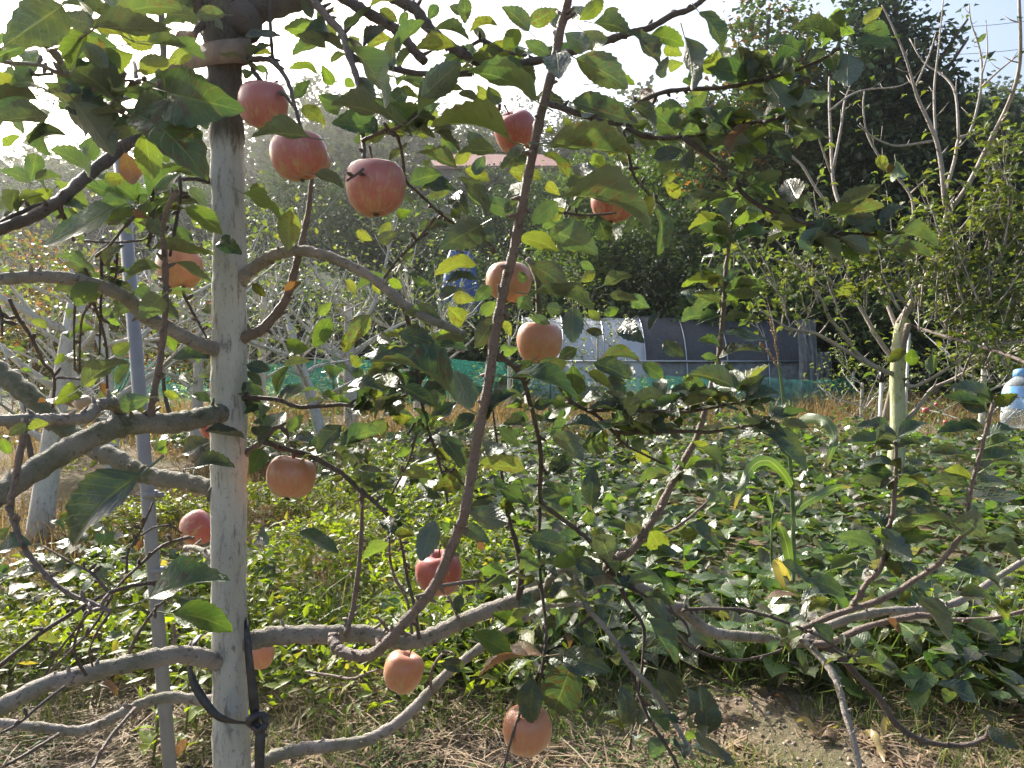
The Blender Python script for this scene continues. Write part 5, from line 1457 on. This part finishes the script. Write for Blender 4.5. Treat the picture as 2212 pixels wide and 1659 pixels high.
LV['R2'] = (1.2, '''250,210,75,115,55,1.38, 270,150,370,80,80,1.38, 240,145,-10,200,70,1.36,y 240,300,65,245,65,1.36, 270,225,545,240,80,1.36, 280,290,510,255,80,1.36,y 260,400,95,445,55,1.38, 260,420,505,430,55,1.36,
250,500,555,545,60,1.36, 240,590,95,550,55,1.38, 240,660,535,640,50,1.36,d 230,690,115,650,50,1.4, 330,850,35,770,135,1.18,d 380,880,325,740,100,1.2, 390,870,535,770,130,1.2,d 400,950,630,895,80,1.18,
380,960,-10,985,65,1.2,y 440,970,610,940,50,1.2, 410,990,455,1055,70,1.22,y 560,1050,745,1020,70,1.2,d 550,1160,805,1395,120,1.2,d 100,1240,235,1405,70,1.3, 1370,1160,1125,1110,70,1.5, 1400,1170,1595,1085,85,1.5,
1390,1180,1255,1150,110,1.5,d 1370,1220,1065,1215,60,1.5, 1380,1250,1195,1295,60,1.5,y 1390,1240,1565,1230,65,1.5, 1380,1360,1145,1380,65,1.5,d 1390,1420,1545,1400,60,1.5, 1380,1490,1125,1480,90,1.52,d
1400,1550,1625,1625,80,1.52, 1390,1490,1610,1475,70,1.52, 2010,970,1725,855,75,1.48,d 2000,950,1920,845,80,1.48, 2020,960,2175,895,100,1.48,y 1960,1000,1795,945,100,1.48,d 1970,1000,1685,915,75,1.5,
1940,1110,1790,1060,100,1.5,d 1910,1130,1645,1150,80,1.5, 1950,1180,2160,1130,75,1.5, 1930,1260,2200,1200,75,1.5,y 1890,1350,1595,1280,70,1.5, 1900,1330,2190,1290,80,1.5, 1870,1450,1685,1390,75,1.5,y
1860,1500,1565,1500,80,1.52,d 1880,1420,2210,1380,80,1.52, 1870,1480,2110,1480,70,1.52, 1850,1560,2200,1550,90,1.52,d 1440,600,1330,690,90,6.3,y 1480,600,1490,710,80,6.3,y 1620,640,1610,770,70,6.3,y 1150,240,950,260,70,6.3,y
1340,300,1250,250,60,6.3, 1180,0,1200,90,90,6.3,y 30,1100,100,1040,70,1.35,d 0,1420,90,1500,90,1.35,d 160,1240,60,1200,60,1.4,y 250,1510,160,1600,70,1.35, 330,740,250,690,60,1.25,d''')
LV['C'] = (1.2, '''1000,405,865,595,160,1.12,d 735,930,175,690,135,1.08, 735,740,850,985,160,1.2, 1105,785,1530,930,110,1.1, 1035,620,1150,595,90,1.3,y 1230,55,1465,245,150,1.15,d 1240,245,1645,355,80,1.15,d
1230,395,1355,440,70,1.3, 1500,325,1500,565,140,1.2,d 1330,335,1440,355,90,1.2,d 1525,600,1410,660,100,1.2,d 1240,680,1135,770,130,1.25,d 1280,680,1430,745,140,1.25,d 1500,705,1510,915,140,1.22,
1635,700,1875,800,130,1.18,d 1690,660,1935,680,60,1.22, 1600,755,1745,835,70,1.25,y 2095,905,2055,805,110,1.2, 2090,900,1870,975,90,1.2, 1550,165,1645,105,70,1.3,y 1700,190,1890,135,80,1.2,d 1740,250,1925,285,70,1.18,d
1880,280,2000,335,90,1.22, 1820,440,1965,565,140,1.15,d 2085,560,2225,655,100,1.15,d 2060,370,1995,480,60,1.2,d 1765,590,1885,640,70,1.3,y 1585,480,1690,500,60,1.3,d 875,60,600,130,110,1.25,y 690,170,890,160,60,1.25,d
815,220,605,350,60,1.15,d 725,260,870,285,90,1.3,y 870,295,960,195,90,1.3, 690,330,795,425,130,1.3,y 400,370,670,475,110,1.2, 455,150,575,185,80,1.35, 305,155,395,205,70,1.35,y 185,385,45,565,120,1.15,y
75,475,15,625,90,1.2,y 370,500,615,575,130,1.15,d 615,540,840,565,60,1.15,d 305,590,400,650,90,1.3,y 245,520,335,560,80,1.3, 525,670,565,735,70,1.3,y 595,690,695,770,60,1.3,y 0,885,295,880,60,1.2,d
125,935,285,890,70,1.25,y 400,850,625,975,105,1.15,d 335,1060,460,1050,70,1.3,y 585,830,650,975,60,1.3, 220,1055,405,895,30,1.2,d 865,1030,725,1130,90,1.25,d 945,1060,1150,895,90,1.15,d 1070,800,985,915,60,1.2,d
1160,930,1085,985,60,1.25, 1015,1110,1155,1235,70,1.25, 1435,1110,1695,1135,50,1.2,d 1380,1150,1570,1325,130,1.18,d 1560,1240,1705,1190,140,1.25, 1650,1130,1725,1195,60,1.3,y 915,1200,1015,1290,110,1.3,d
1035,1215,1055,1295,60,1.35, 1185,1385,885,1335,110,1.2,y 1495,1290,1345,1405,110,1.25,d 1555,1365,1350,1420,40,1.25,d 585,1450,375,1425,80,1.2,y 100,1240,195,1335,90,1.3,y 115,1430,235,1515,110,1.3, 115,1380,265,1400,50,1.3,
290,1525,335,1645,70,1.25,y 205,1520,345,1500,60,1.3, 615,1250,705,1325,60,1.3,y 500,1275,645,1260,45,1.3,d 640,1165,805,1395,120,1.25, 755,1300,855,1275,100,1.3,d 645,1110,445,1080,70,1.3,
1625,1615,1640,1360,135,1.15,d 1015,1515,1210,1625,100,1.35, 1280,1480,1150,1505,40,1.35, 1300,1490,1415,1535,50,1.35, 725,1580,835,1615,70,1.4, 835,1620,1010,1659,60,1.35,d 1735,1230,1870,1195,60,1.35,y
1935,1040,2015,1065,60,1.35,y 1820,1005,1885,1115,70,1.3,d 1755,1015,1780,1115,50,1.3, 40,150,90,250,60,1.4,y 210,170,250,250,50,1.4,y 1150,100,1190,170,60,1.3,d 1000,300,900,380,90,1.35,y 1140,280,1250,340,90,1.35,
1060,420,1100,520,60,1.4,y 1600,350,1680,420,60,1.35,y 1700,380,1800,340,60,1.35,y 1550,40,1640,90,60,1.35, 1800,700,1900,760,80,1.3, 1720,800,1850,830,80,1.3,d 1950,700,2090,800,90,1.3, 1400,900,1470,1000,90,1.35,y
1600,900,1500,1000,80,1.35,y 1250,930,1180,1010,60,1.35,d 1780,900,1890,960,70,1.35,y 2120,1100,2212,1180,90,1.3,d 1900,1260,2000,1330,80,1.4,y 2030,1280,2150,1350,80,1.4,y 450,1250,350,1300,60,1.4,y 60,640,120,720,70,1.35,y
20,1140,110,1180,80,1.35,y 300,1080,240,1160,60,1.35,y 1500,1560,1420,1620,70,1.4,y 1850,1560,1940,1500,70,1.4, 1100,1560,1030,1640,80,1.4,y''')
LV['L2'] = (1.2, '''1050,85,815,165,65,1.2,d 1140,45,1375,175,60,1.2, 1050,265,885,405,150,1.12, 530,850,845,695,120,1.05,d 500,860,345,965,130,1.1,y 970,920,775,960,160,1.15, 170,1090,55,1165,90,1.0,d 310,1080,175,1135,60,1.0,y
1110,675,1365,660,80,1.32, 1375,745,1285,785,90,1.35, 1600,705,1755,740,80,1.3,d 1605,750,1695,845,60,1.3, 1845,715,2015,685,55,1.3,d 2110,750,2225,735,80,1.3, 2140,405,2035,595,115,1.2,y 2000,600,1860,585,90,1.25,y
1635,180,1725,265,70,1.3,y 1840,225,1955,170,50,1.3,b 1870,1130,1965,1025,90,1.25,y 2212,1100,2055,1285,120,1.2,d 1700,1255,1620,1415,110,1.28,y 1640,955,1715,1045,80,1.35,d 1820,925,1935,845,50,1.25,d
2090,890,2205,945,60,1.25,y 1260,1370,1525,1372,100,1.25,d 905,1420,470,1890,250,.85,d 1190,1280,1385,1200,90,1.38,d 1080,1190,1000,1265,80,1.35,y 620,480,450,540,60,1.3,y 840,560,740,640,80,1.35, 480,620,560,660,80,1.35,y
700,400,780,450,60,1.35,y 200,420,310,460,60,1.4,y 420,340,480,390,60,1.4,y 1060,470,1130,620,80,1.35,y 1200,600,1290,700,60,1.4,y 1060,880,1160,920,60,1.4,y 1230,820,1180,760,60,1.4,y 350,700,420,640,70,1.35,y
560,850,640,760,50,1.3,y 1250,900,1370,950,60,1.4, 880,990,960,1040,60,1.3,y 1010,1210,1080,1280,60,1.35,y 400,1320,520,1290,60,1.35,y 60,1280,10,1180,70,1.1,y 2060,380,2150,300,70,1.3,y 1330,330,1400,380,60,1.4,y
1450,1010,1500,1100,40,1.4,d 250,950,480,985,40,1.15,b 650,820,690,920,50,1.3,b''')
LV['BL'] = (1.15, '''970,555,1495,445,190,1.05, 1130,665,1512,775,195,1.1,y 205,215,-10,285,80,1.0,d 255,380,115,440,40,1.05,d 785,790,645,885,45,1.2, 385,850,145,850,70,1.25,y 1750,730,1895,610,80,1.3,y
1945,125,2195,275,90,1.25, 1700,205,1705,95,90,1.3,d 1210,1470,1160,1595,60,1.35,b 60,100,-10,160,60,1.1,d 880,250,930,180,60,1.3,b 320,60,420,120,40,1.35, 1650,100,1590,180,40,1.4,y 640,1110,760,1200,50,1.3,b 570,640,500,700,60,1.3,y''')
LV['BC'] = (1.25, '''605,55,512,320,165,1.2,d 640,165,710,215,110,1.22,d 290,45,345,150,110,1.3,d 340,150,480,150,70,1.35,y 310,205,135,305,80,1.3,y 1215,175,1475,245,140,1.2,d 1380,350,1590,225,130,1.3,y 1680,145,1745,330,150,1.25,d
1515,310,1705,405,120,1.28,d 2000,125,2105,280,120,1.3,y 1975,290,2140,290,110,1.32,d 2212,280,1970,365,60,1.3, 2080,415,2155,545,80,1.35, 855,400,1110,545,100,1.32,y 780,530,765,660,60,1.35, 1185,740,975,660,100,1.32,y
855,790,1115,940,150,1.3,y 1235,870,1095,935,70,1.32,y 645,985,800,995,100,1.4,d 1305,935,885,1075,70,1.28,b 1240,1080,1230,1370,150,1.22,d 1500,970,1370,1315,230,1.25, 1445,920,1750,1035,215,1.25,d
1815,1130,1855,1395,140,1.25,d 2055,1015,2185,1205,140,1.3,d 1985,690,2175,985,130,1.3, 1965,565,2110,735,110,1.35,d 1445,780,1475,885,40,1.35,b 805,90,965,200,110,1.3,d 830,0,1080,65,150,1.3,d 860,380,930,450,60,1.3,y
1180,470,1250,420,60,1.4,y 700,120,640,60,60,1.35, 1050,560,1000,500,60,1.4,y 1350,640,1450,700,50,1.4,y 880,200,930,240,50,1.35,b 1560,60,1640,20,70,1.4,y 1850,60,1900,150,80,1.4,d''')
LV['BR'] = (1.5, '''1245,215,995,155,100,1.5, 1290,110,1485,315,170,1.5,d 1740,85,1405,35,60,1.5, 1800,25,1965,160,150,1.45,d 1945,175,2195,315,110,1.5,d 1530,555,1725,835,140,1.45,d 1640,570,1705,695,100,1.6,d 1050,540,795,435,110,1.5,
960,375,1140,295,80,1.55,y 645,325,835,465,70,1.5,d 755,550,525,570,40,1.55,b 755,590,585,600,30,1.55, 815,645,965,580,80,1.55,y 770,570,945,530,60,1.55,d 690,910,700,745,150,1.5,y 840,735,975,840,80,1.55,d
735,880,775,1010,60,1.55,d 800,940,790,1055,50,1.55, 1755,355,2065,530,90,1.5,d 1795,540,2005,580,80,1.5, 1840,735,2065,845,90,1.5, 1070,980,1325,1045,70,1.55,y 1655,1115,1925,1255,100,1.5,d 1980,1405,2185,1535,150,1.5,d
55,1515,345,1645,90,1.35,d 165,1435,120,1115,170,1.3,d -10,170,105,130,80,1.45,y 30,85,245,250,60,1.4, 1420,330,1520,420,50,1.5, 2020,600,2110,700,60,1.5,y 2080,620,2150,560,60,1.5,y 1330,690,1420,790,50,1.55,b
1480,520,1400,600,60,1.55,y 2000,250,2100,200,80,1.5,d 2050,480,2160,420,80,1.55,d''')

LT = []
for k in range(12):
    r = random.Random(500 + k)
    LT.append(leaf_template(17, arch=r.uniform(-.04, .20), fold=r.uniform(.04, .22), wave=r.uniform(.02, .09), ph=k * 1.9, twist=r.uniform(-.6, .6), serr=.05))
LME = {}
for kind, mt in (('', 'leaf'), ('y', 'leaf_y'), ('d', 'leaf_d'), ('b', 'leaf_b')):
    LME[kind] = []
    for T_ in LT:
        me = mesh_np('leaf', *T_); me.materials.append(M[mt]); LME[kind].append(me)

def leaf_matrix(bp, tip, wvis_ratio, r, above):
    """leaf from bp to tip whose blade turns so that it shows the given share of its width to the viewer"""
    ax = (tip - bp); L_ = ax.length; ax.normalize()
    tocam = (Vector((0, 0, CAM_H)) - bp); tocam -= ax * tocam.dot(ax); tocam.normalize()
    perp = ax.cross(tocam).normalized()
    if perp.z < 0:
        perp = -perp
    c_ = max(.18, min(1.0, wvis_ratio))
    s_ = math.sqrt(max(0, 1 - c_ * c_))
    sgn = -1 if (r.random() < (.72 if above else .25)) else 1
    nrm = (tocam * c_ * sgn + perp * s_).normalized()
    side = nrm.cross(ax).normalized()
    m_ = Matrix((ax, side, nrm)).transposed().to_4x4()
    return Matrix.Translation(bp) @ m_ @ Matrix.Diagonal((L_, L_ * r.uniform(.92, 1.1), L_, 1)), L_

ALL = []
lr = random.Random(901)
for tile, (dd, txt) in LV.items():
    for tok in txt.split():
        q = tok.split(',')
        v = [float(z_) for z_ in q[:6]] if len(q) > 5 and q[5] else [float(z_) for z_ in q[:5]] + [dd]
        kind = q[6] if len(q) > 6 else ''
        x0, y0 = TP(tile, v[0], v[1]); x1, y1 = TP(tile, v[2], v[3])
        d = v[5]
        ln = math.hypot(x1 - x0, y1 - y0)
        wv_ = v[4] / 3.0
        full = .54
        ext = max(1.0, (wv_ / (full * ln)))            # visible width larger than a flat leaf: the leaf is foreshortened
        dz = ln / FPX * d * math.sqrt(max(0, min(ext, 1.7) ** 2 - 1)) * lr.choice((-1, 1)) + lr.gauss(0, .10) * ln / FPX * d
        bp, tip = P(x0, y0, d), P(x1, y1, d + dz)
        mt_, L_ = leaf_matrix(bp, tip, wv_ / (full * ln), lr, (y0 + y1) / 2 < 720)
        ALL.append((ln * max(wv_, 8), kind, mt_, d))
# small leaves along the twigs, deeper in the crown
fr_ = random.Random(733)
APX = [(810, 404), (647, 336), (570, 227), (1115, 286), (1326, 436), (1097, 608), (1166, 739), (630, 1030), (947, 1237), (872, 1450), (1139, 1575), (427, 1141), (390, 577)]
def near_apple(q):
    r_, u_, f_ = q.x, q.y * SP + (q.z - CAM_H) * CP, q.y * CP - (q.z - CAM_H) * SP
    px_, py_ = PW / 2 + r_ / f_ * FPX, PH / 2 - u_ / f_ * FPX
    return any(math.hypot(px_ - ax_, py_ - ay_) < 95 for ax_, ay_ in APX)
for k in range(190):                                # rosettes of leaves on short spurs
    a_ = anchors[fr_.randrange(len(anchors))]
    q = a_ + Vector((fr_.gauss(0, .012), fr_.gauss(.02, .03), fr_.gauss(0, .012)))
    y0 = fr_.uniform(0, 6.28)
    big = fr_.uniform(.036, .072)
    if near_apple(q):
        continue
    for j in range(fr_.randint(3, 6)):
        an = y0 + j * 2.4 + fr_.gauss(0, .3)
        dv = Vector((math.cos(an), math.sin(an) * .8, fr_.gauss(.05, .45))).normalized()
        L_ = big * fr_.uniform(.7, 1.15)
        bp = q + dv * L_ * .3
        mt_, L2_ = leaf_matrix(bp, bp + dv * L_, fr_.uniform(.25, 1), fr_, q.z > CAM_H)
        ALL.append((1.0 + fr_.random(), fr_.choice(('', '', '', 'y', 'd')), mt_, 1.3))
ALL.sort(key=lambda z_: -z_[0])
inv = Matrix.Translation(-Vector(tree.location))
for (sz, kind, mt_, d) in ALL[:300]:
    o = link('leaf', LME[kind][lr.randrange(len(LT))])
    o.parent = tree
    o.matrix_parent_inverse = inv
    o.matrix_basis = mt_
rest = {}
for (sz, kind, mt_, d) in ALL[300:]:
    rest.setdefault(kind, []).append(mt_)
VV, FF, UU, MI, off = [], [], [], [], 0
for mi_, (kind, ms) in enumerate(rest.items()):
    A = np.array([[list(r_) for r_ in m_] for m_ in ms])
    V, F, U = batch(LT, A[:, :3, 3], A[:, :3, :3], np.ones(len(ms)))
    VV.append(V); FF.append(F[0] + off); UU.append(U); MI.append(np.full(len(F[0]), mi_, np.int32)); off += len(V)
me = mesh_np('foliage', np.concatenate(VV), [np.concatenate(FF)], np.concatenate(UU))
for kind in rest:
    me.materials.append(M[{'': 'leaf', 'y': 'leaf_y', 'd': 'leaf_d', 'b': 'leaf_b'}[kind]])
me.polygons.foreach_set('material_index', np.concatenate(MI))
o = adopt(link('foliage', me), tree)
o['kind'] = 'stuff'

# ------------------------------------------------------------------ apples
m, nt, out = new_mat('apple_skin')
tc = nt.nodes.new('ShaderNodeTexCoord'); oi = nt.nodes.new('ShaderNodeObjectInfo')
ov = tc.outputs['Object']
sep = nt.nodes.new('ShaderNodeSeparateXYZ'); nt.links.new(ov, sep.inputs[0])
ang = math_n(nt, 'ARCTAN2', sep.outputs[1], sep.outputs[0])
cv = nt.nodes.new('ShaderNodeCombineXYZ')
nt.links.new(math_n(nt, 'MULTIPLY', math_n(nt, 'COSINE', ang), 1.0), cv.inputs[0])
nt.links.new(math_n(nt, 'MULTIPLY', math_n(nt, 'SINE', ang), 1.0), cv.inputs[1])
nt.links.new(math_n(nt, 'ADD', math_n(nt, 'MULTIPLY', sep.outputs[2], .30), math_n(nt, 'MULTIPLY', oi.outputs['Random'], 40.0)), cv.inputs[2])
streak = noise_n(nt, cv.outputs[0], 8.0, 6, .75)
blot = noise_n(nt, ov, 2.2, 3)
k = math_n(nt, 'ADD', math_n(nt, 'MULTIPLY', streak, .9), math_n(nt, 'MULTIPLY', blot, .6))
k = math_n(nt, 'ADD', k, math_n(nt, 'MULTIPLY', sep.outputs[2], .10))
f = ramp(nt, k, [(.50, 0.0), (.74, 1.0)])
c = mix_c(nt, f, (.44, .30, .13), oi.outputs['Color'])
dots = N(nt, 'ShaderNodeTexVoronoi', i_Scale=20.0); nt.links.new(ov, dots.inputs['Vector'])
c = mix_c(nt, ramp(nt, dots.outputs['Distance'], [(.06, .55), (.13, 0.0)]), c, (.66, .52, .36))
scar = noise_n(nt, ov, 3.4, 5, .7)
c = mix_c(nt, math_n(nt, 'MULTIPLY', ramp(nt, scar, [(.70, 0.0), (.76, 1.0)]), .6), c, (.18, .09, .05))
p = N(nt, 'ShaderNodeBsdfPrincipled', i_Roughness=.34)
p.inputs['Coat Weight'].default_value = .35
p.inputs['Coat Roughness'].default_value = .18
p.inputs['Specular IOR Level'].default_value = .5
p.inputs['Sheen Weight'].default_value = .12
p.inputs['Subsurface Weight'].default_value = .08
p.inputs['Subsurface Radius'].default_value = (.3, .1, .05)
p.inputs['Subsurface Scale'].default_value = .05
nt.links.new(c, p.inputs['Base Color'])
nt.links.new(bump(nt, noise_n(nt, ov, 40, 3), .12, .02), p.inputs['Normal'])
nt.links.new(p.outputs[0], out.inputs[0])
M['apple'] = m
M['stem'] = plain_mat('apple_stem', (.10, .075, .05), .8, .3, 60)

def apple_mesh(seed, squash=.9):
    r = random.Random(seed)
    prof = [(.0, .62), (.06, .63), (.13, .70), (.22, .81), (.36, .895), (.55, .90), (.75, .80), (.90, .60), (.985, .32), (1.0, .08), (.985, -.15), (.93, -.40), (.83, -.62), (.68, -.80), (.50, -.91), (.34, -.95), (.22, -.90), (.12, -.84), (.0, -.82)]
    seg = 28
    V, F = [], []
    ph = r.uniform(0, 6)
    for (rr, z) in prof:
        for k in range(seg):
            an = 2 * math.pi * k / seg
            w = 1 + .025 * math.sin(an * 5 + ph) * (.3 + abs(z)) + .03 * math.sin(an + ph) + .02 * math.sin(an * 2 + ph * 2)
            V.append((rr * w * math.cos(an), rr * w * math.sin(an), z * squash * (1 + .05 * math.sin(an + ph * 1.7) + .03 * math.sin(an * 5 + ph) * (z < -.8))))
    for i in range(len(prof) - 1):
        for k in range(seg):
            F.append((i * seg + k, (i + 1) * seg + k, (i + 1) * seg + (k + 1) % seg, i * seg + (k + 1) % seg))
    b = MB(); b.add(V, F)
    me = b.mesh('skin'); me.materials.append(M['apple'])
    return me
AM = [apple_mesh(k, q) for k, q in enumerate((.93, .88, 1.0, .95))]
b = MB(); b.lathe([(.05, -.86), (.10, -.88), (.12, -.92), (.05, -.965), (.02, -.90)], 8)
CAL = b.mesh('calyx'); CAL.materials.append(M['stem'])
b = MB(); b.tube([(0, 0, .52), (.02, .01, .85), (.07, .0, 1.12), (.10, .0, 1.32)], [.045, .035, .035, .055], 7)
STM = b.mesh('stem'); STM.materials.append(M['stem'])

PINK, RED, ORNG = (.42, .125, .100), (.39, .080, .060), (.46, .185, .090)
APPLES = [  # x, y, diameter px, distance, colour, tilt x, tilt y, mesh, label
 (810, 404, 131, 1.09, PINK, .0, .05, 0, 'largest pinkish red apple hanging in the upper middle'),
 (647, 336, 118, 1.17, PINK, .1, .1, 1, 'pinkish apple under a dark leaf, left of the largest apple'),
 (570, 227, 104, 1.28, PINK, .15, -.2, 2, 'uppermost pale pink apple close against the trunk, right side'),
 (1115, 286, 94, 1.46, RED, .1, .5, 2, 'dusky red apple behind the top of the long leaning shoot'),
 (1326, 436, 98, 1.50, RED, .1, -.2, 1, 'red apple behind an arched leaf, right of the leaning shoot'),
 (1097, 608, 98, 1.45, ORNG, -.1, .1, 1, 'orange-yellow apple with a dark scar crossed by the leaning shoot'),
 (1166, 739, 97, 1.45, ORNG, .1, .0, 3, 'orange apple just right of the leaning shoot at mid height'),
 (630, 1030, 105, 1.33, ORNG, .25, .0, 1, 'pale orange apple right of the trunk with its stalk cavity showing'),
 (947, 1237, 99, 1.42, RED, .15, -.1, 3, 'red apple behind the lower part of the leaning shoot'),
 (872, 1450, 86, 1.50, ORNG, .25, .2, 2, 'reddish orange apple hanging just below the thick lower limb'),
 (1139, 1575, 107, 1.33, ORNG, .1, -.1, 3, 'lowest orange apple partly covered by a dark hanging leaf'),
 (427, 1141, 76, 1.58, RED, .3, 1.1, 0, 'small red and yellow apple lying sideways left of the trunk'),
 (561, 1414, 62, 1.62, ORNG, .1, .1, 0, 'orange apple mostly hidden behind the trunk and black tie'),
 (462, 924, 58, 1.60, RED, .1, .0, 0, 'red apple peeking out from behind the trunk on its left'),
 (390, 577, 96, 1.48, ORNG, .1, .1, 3, 'pinkish yellow apple left of the trunk behind a hanging twig'),
 (676, 350, 72, 1.40, ORNG, .0, .2, 1, 'apple half hidden behind the pinkish apple left of the largest one'),
 (180, 870, 34, 1.35, (.32, .24, .18), .0, .3, 0, 'small shrivelled brownish fruit on the mossy left limb'),
]
for (x, y, dpx, d, colr, tx, ty, mi, lab) in APPLES:
    R_ = dpx * .5 / FPX * d
    c_ = P(x, y, d)
    t = tag(empty('apple', c_), lab, 'apple', 'apples on the near tree')
    t.rotation_euler = (tx, ty, rng.uniform(0, 6.28)); t.scale = (R_, R_, R_)
    o = link('skin', AM[mi], t); o.color = (*colr, 1)
    link('stem', STM, t); link('calyx', CAL, o)
# apples far off on the trees behind
for (x, y, dpx, d, lab) in [(990, 754, 11, 11.5, 'left of two tiny far red apples right of the slim white tree'), (998, 756, 12, 11.5, 'right of two tiny far red apples right of the slim white tree'),
                            (1420, 789, 10, 12.3, 'tiny far red apple in front of the black tunnel cover'), (2000, 887, 15, 8.8, 'small far red apple right of the yellow-green trunk'),
                            (2023, 874, 9, 9.2, 'tiny far red apple just above the small one right of the yellow-green trunk'), (2043, 912, 10, 9.0, 'tiny far red apple low at the right above the dry grass'),
                            (2087, 722, 9, 9.3, 'tiny far red apple among leaves at the far right')]:
    R_ = dpx * .5 / FPX * d
    t = tag(empty('apple', P(x, y, d)), lab, 'apple', 'apples on trees farther back')
    t.scale = (R_, R_, R_)
    o = link('skin', AM[0], t); o.color = (.42, .07, .05, 1); link('stem', STM, t)

# ------------------------------------------------------------------ support pipe and ties
DP = 1.85
M['galv'] = plain_mat('dull_galvanised_pipe', (.25, .26, .265), .55, .25, 25, metal=.2, bumps=.15, c2=(.22, .23, .24))
q1 = P(256, 300, DP); q0 = P(367, 1659, DP)
dv = (q0 - q1).normalized(); q0 = q1 + dv * ((q1.z + .1) / -dv.z)
t = tag(empty('support_pipe', (q0.x, q0.y, 0)), 'grey metal support pipe standing left of the whitewashed trunk', 'pole')
b = MB(); b.tube([q0, q0.lerp(q1, .5), q1], .0155, 14); b.build('tube', M['galv'], t)
cc = P(325, 1068, DP)
b = MB(); b.tube([cc - dv * .008, cc + dv * .008], .0185, 14); b.box((0, 0, 0), (.012, .004, .006), Matrix.Translation(cc + Vector((.022, -.004, 0)))); b.build('clamp', M['galv'], t)
b = MB(); b.tube([P(339, 1232, DP) - dv * .006, P(339, 1232, DP) + dv * .006], .0172, 14); b.build('joint', M['galv'], t)

M['cloth'] = plain_mat('faded_brown_strap', (.24, .17, .12), .85, .3, 60, bumps=.4, c2=(.17, .13, .10))
path, wd = [], []
for (x, y, d, w) in [(520, 118, 1.378, 50), (540, 112, 1.35, 50), (531, 110, 1.322, 50), (505, 110, 1.306, 50), (470, 113, 1.31, 50), (440, 120, 1.335, 48), (415, 127, 1.365, 42), (390, 135, 1.39, 34), (368, 143, 1.405, 24), (356, 146, 1.408, 18), (350, 148, 1.425, 18)]:
    path.append((*P(x, y, d), w / FPX * d))
s = spline(path, 5)
b = MB(); b.ribbon([Vector(q[:3]) for q in s], [q[3] for q in s], [Vector((0, .0, 1))] * len(s), .003)
tag(b.build('strap', M['cloth']), 'faded brown cloth strap wrapped around the top of the trunk', 'strap')

M['rubber'] = plain_mat('worn_black_tie', (.016, .016, .018), .42, .3, 50, bumps=.3, c2=(.05, .05, .052), spec=.5)
t = tag(empty('black_tie', P(555, 1560, 1.3)), 'knotted black plastic tie looped loosely round the lower trunk', 'tie')
for pts in ([(532, 1335, 1.352, 7), (533, 1360, 1.328, 12), (536, 1400, 1.318, 15), (541, 1450, 1.314, 21), (547, 1500, 1.312, 22), (551, 1545, 1.312, 18), (552, 1562, 1.312, 12)],
            [(432, 1372, 1.36, 16), (420, 1388, 1.34, 15), (410, 1412, 1.325, 9), (409, 1440, 1.315, 12), (418, 1475, 1.305, 18), (440, 1512, 1.296, 18), (468, 1545, 1.294, 16), (500, 1558, 1.296, 18), (535, 1562, 1.305, 14), (552, 1562, 1.312, 10)],
            [(556, 1562, 1.31, 10), (562, 1580, 1.308, 20), (561, 1620, 1.306, 22), (560, 1680, 1.306, 22), (557, 1760, 1.312, 18)]):
    s = spline([(*P(x, y, d), w / FPX * d) for (x, y, d, w) in pts], 5)
    sd = [Vector((1, .35 * math.sin(i * .3), .35)) for i in range(len(s))]
    b = MB(); b.ribbon([Vector(q[:3]) for q in s], [q[3] for q in s], sd, .0018); b.build('strand', M['rubber'], t)
kc = P(556, 1560, 1.308)
b = MB(); an = [i * 2 * math.pi / 12 for i in range(13)]
b.tube([kc + Vector((.013 * math.cos(q) * 1.1, .006 * math.sin(2 * q), .013 * math.sin(q))) for q in an], .0065, 7); b.build('knot', M['rubber'], t)

bpy.context.view_layer.update()
# ------------------------------------------------------------------ thin haze added to imitate sun glare at upper left
b = MB(); b.box((0, 60, 17.5), (160, 130, 19.5))
hz_o = b.build('haze', None, None, False)
m = bpy.data.materials.new('glare_haze'); m.use_nodes = True
nt = m.node_tree; nt.nodes.clear()
out = nt.nodes.new('ShaderNodeOutputMaterial')
pv = nt.nodes.new('ShaderNodeVolumePrincipled')
pv.inputs['Color'].default_value = (.92, .95, 1.0, 1)
pv.inputs['Density'].default_value = .0018
pv.inputs['Anisotropy'].default_value = .90
nt.links.new(pv.outputs[0], out.inputs['Volume'])
hz_o.data.materials.append(m)
tag(hz_o, kind='stuff')
bpy.context.view_layer.update()
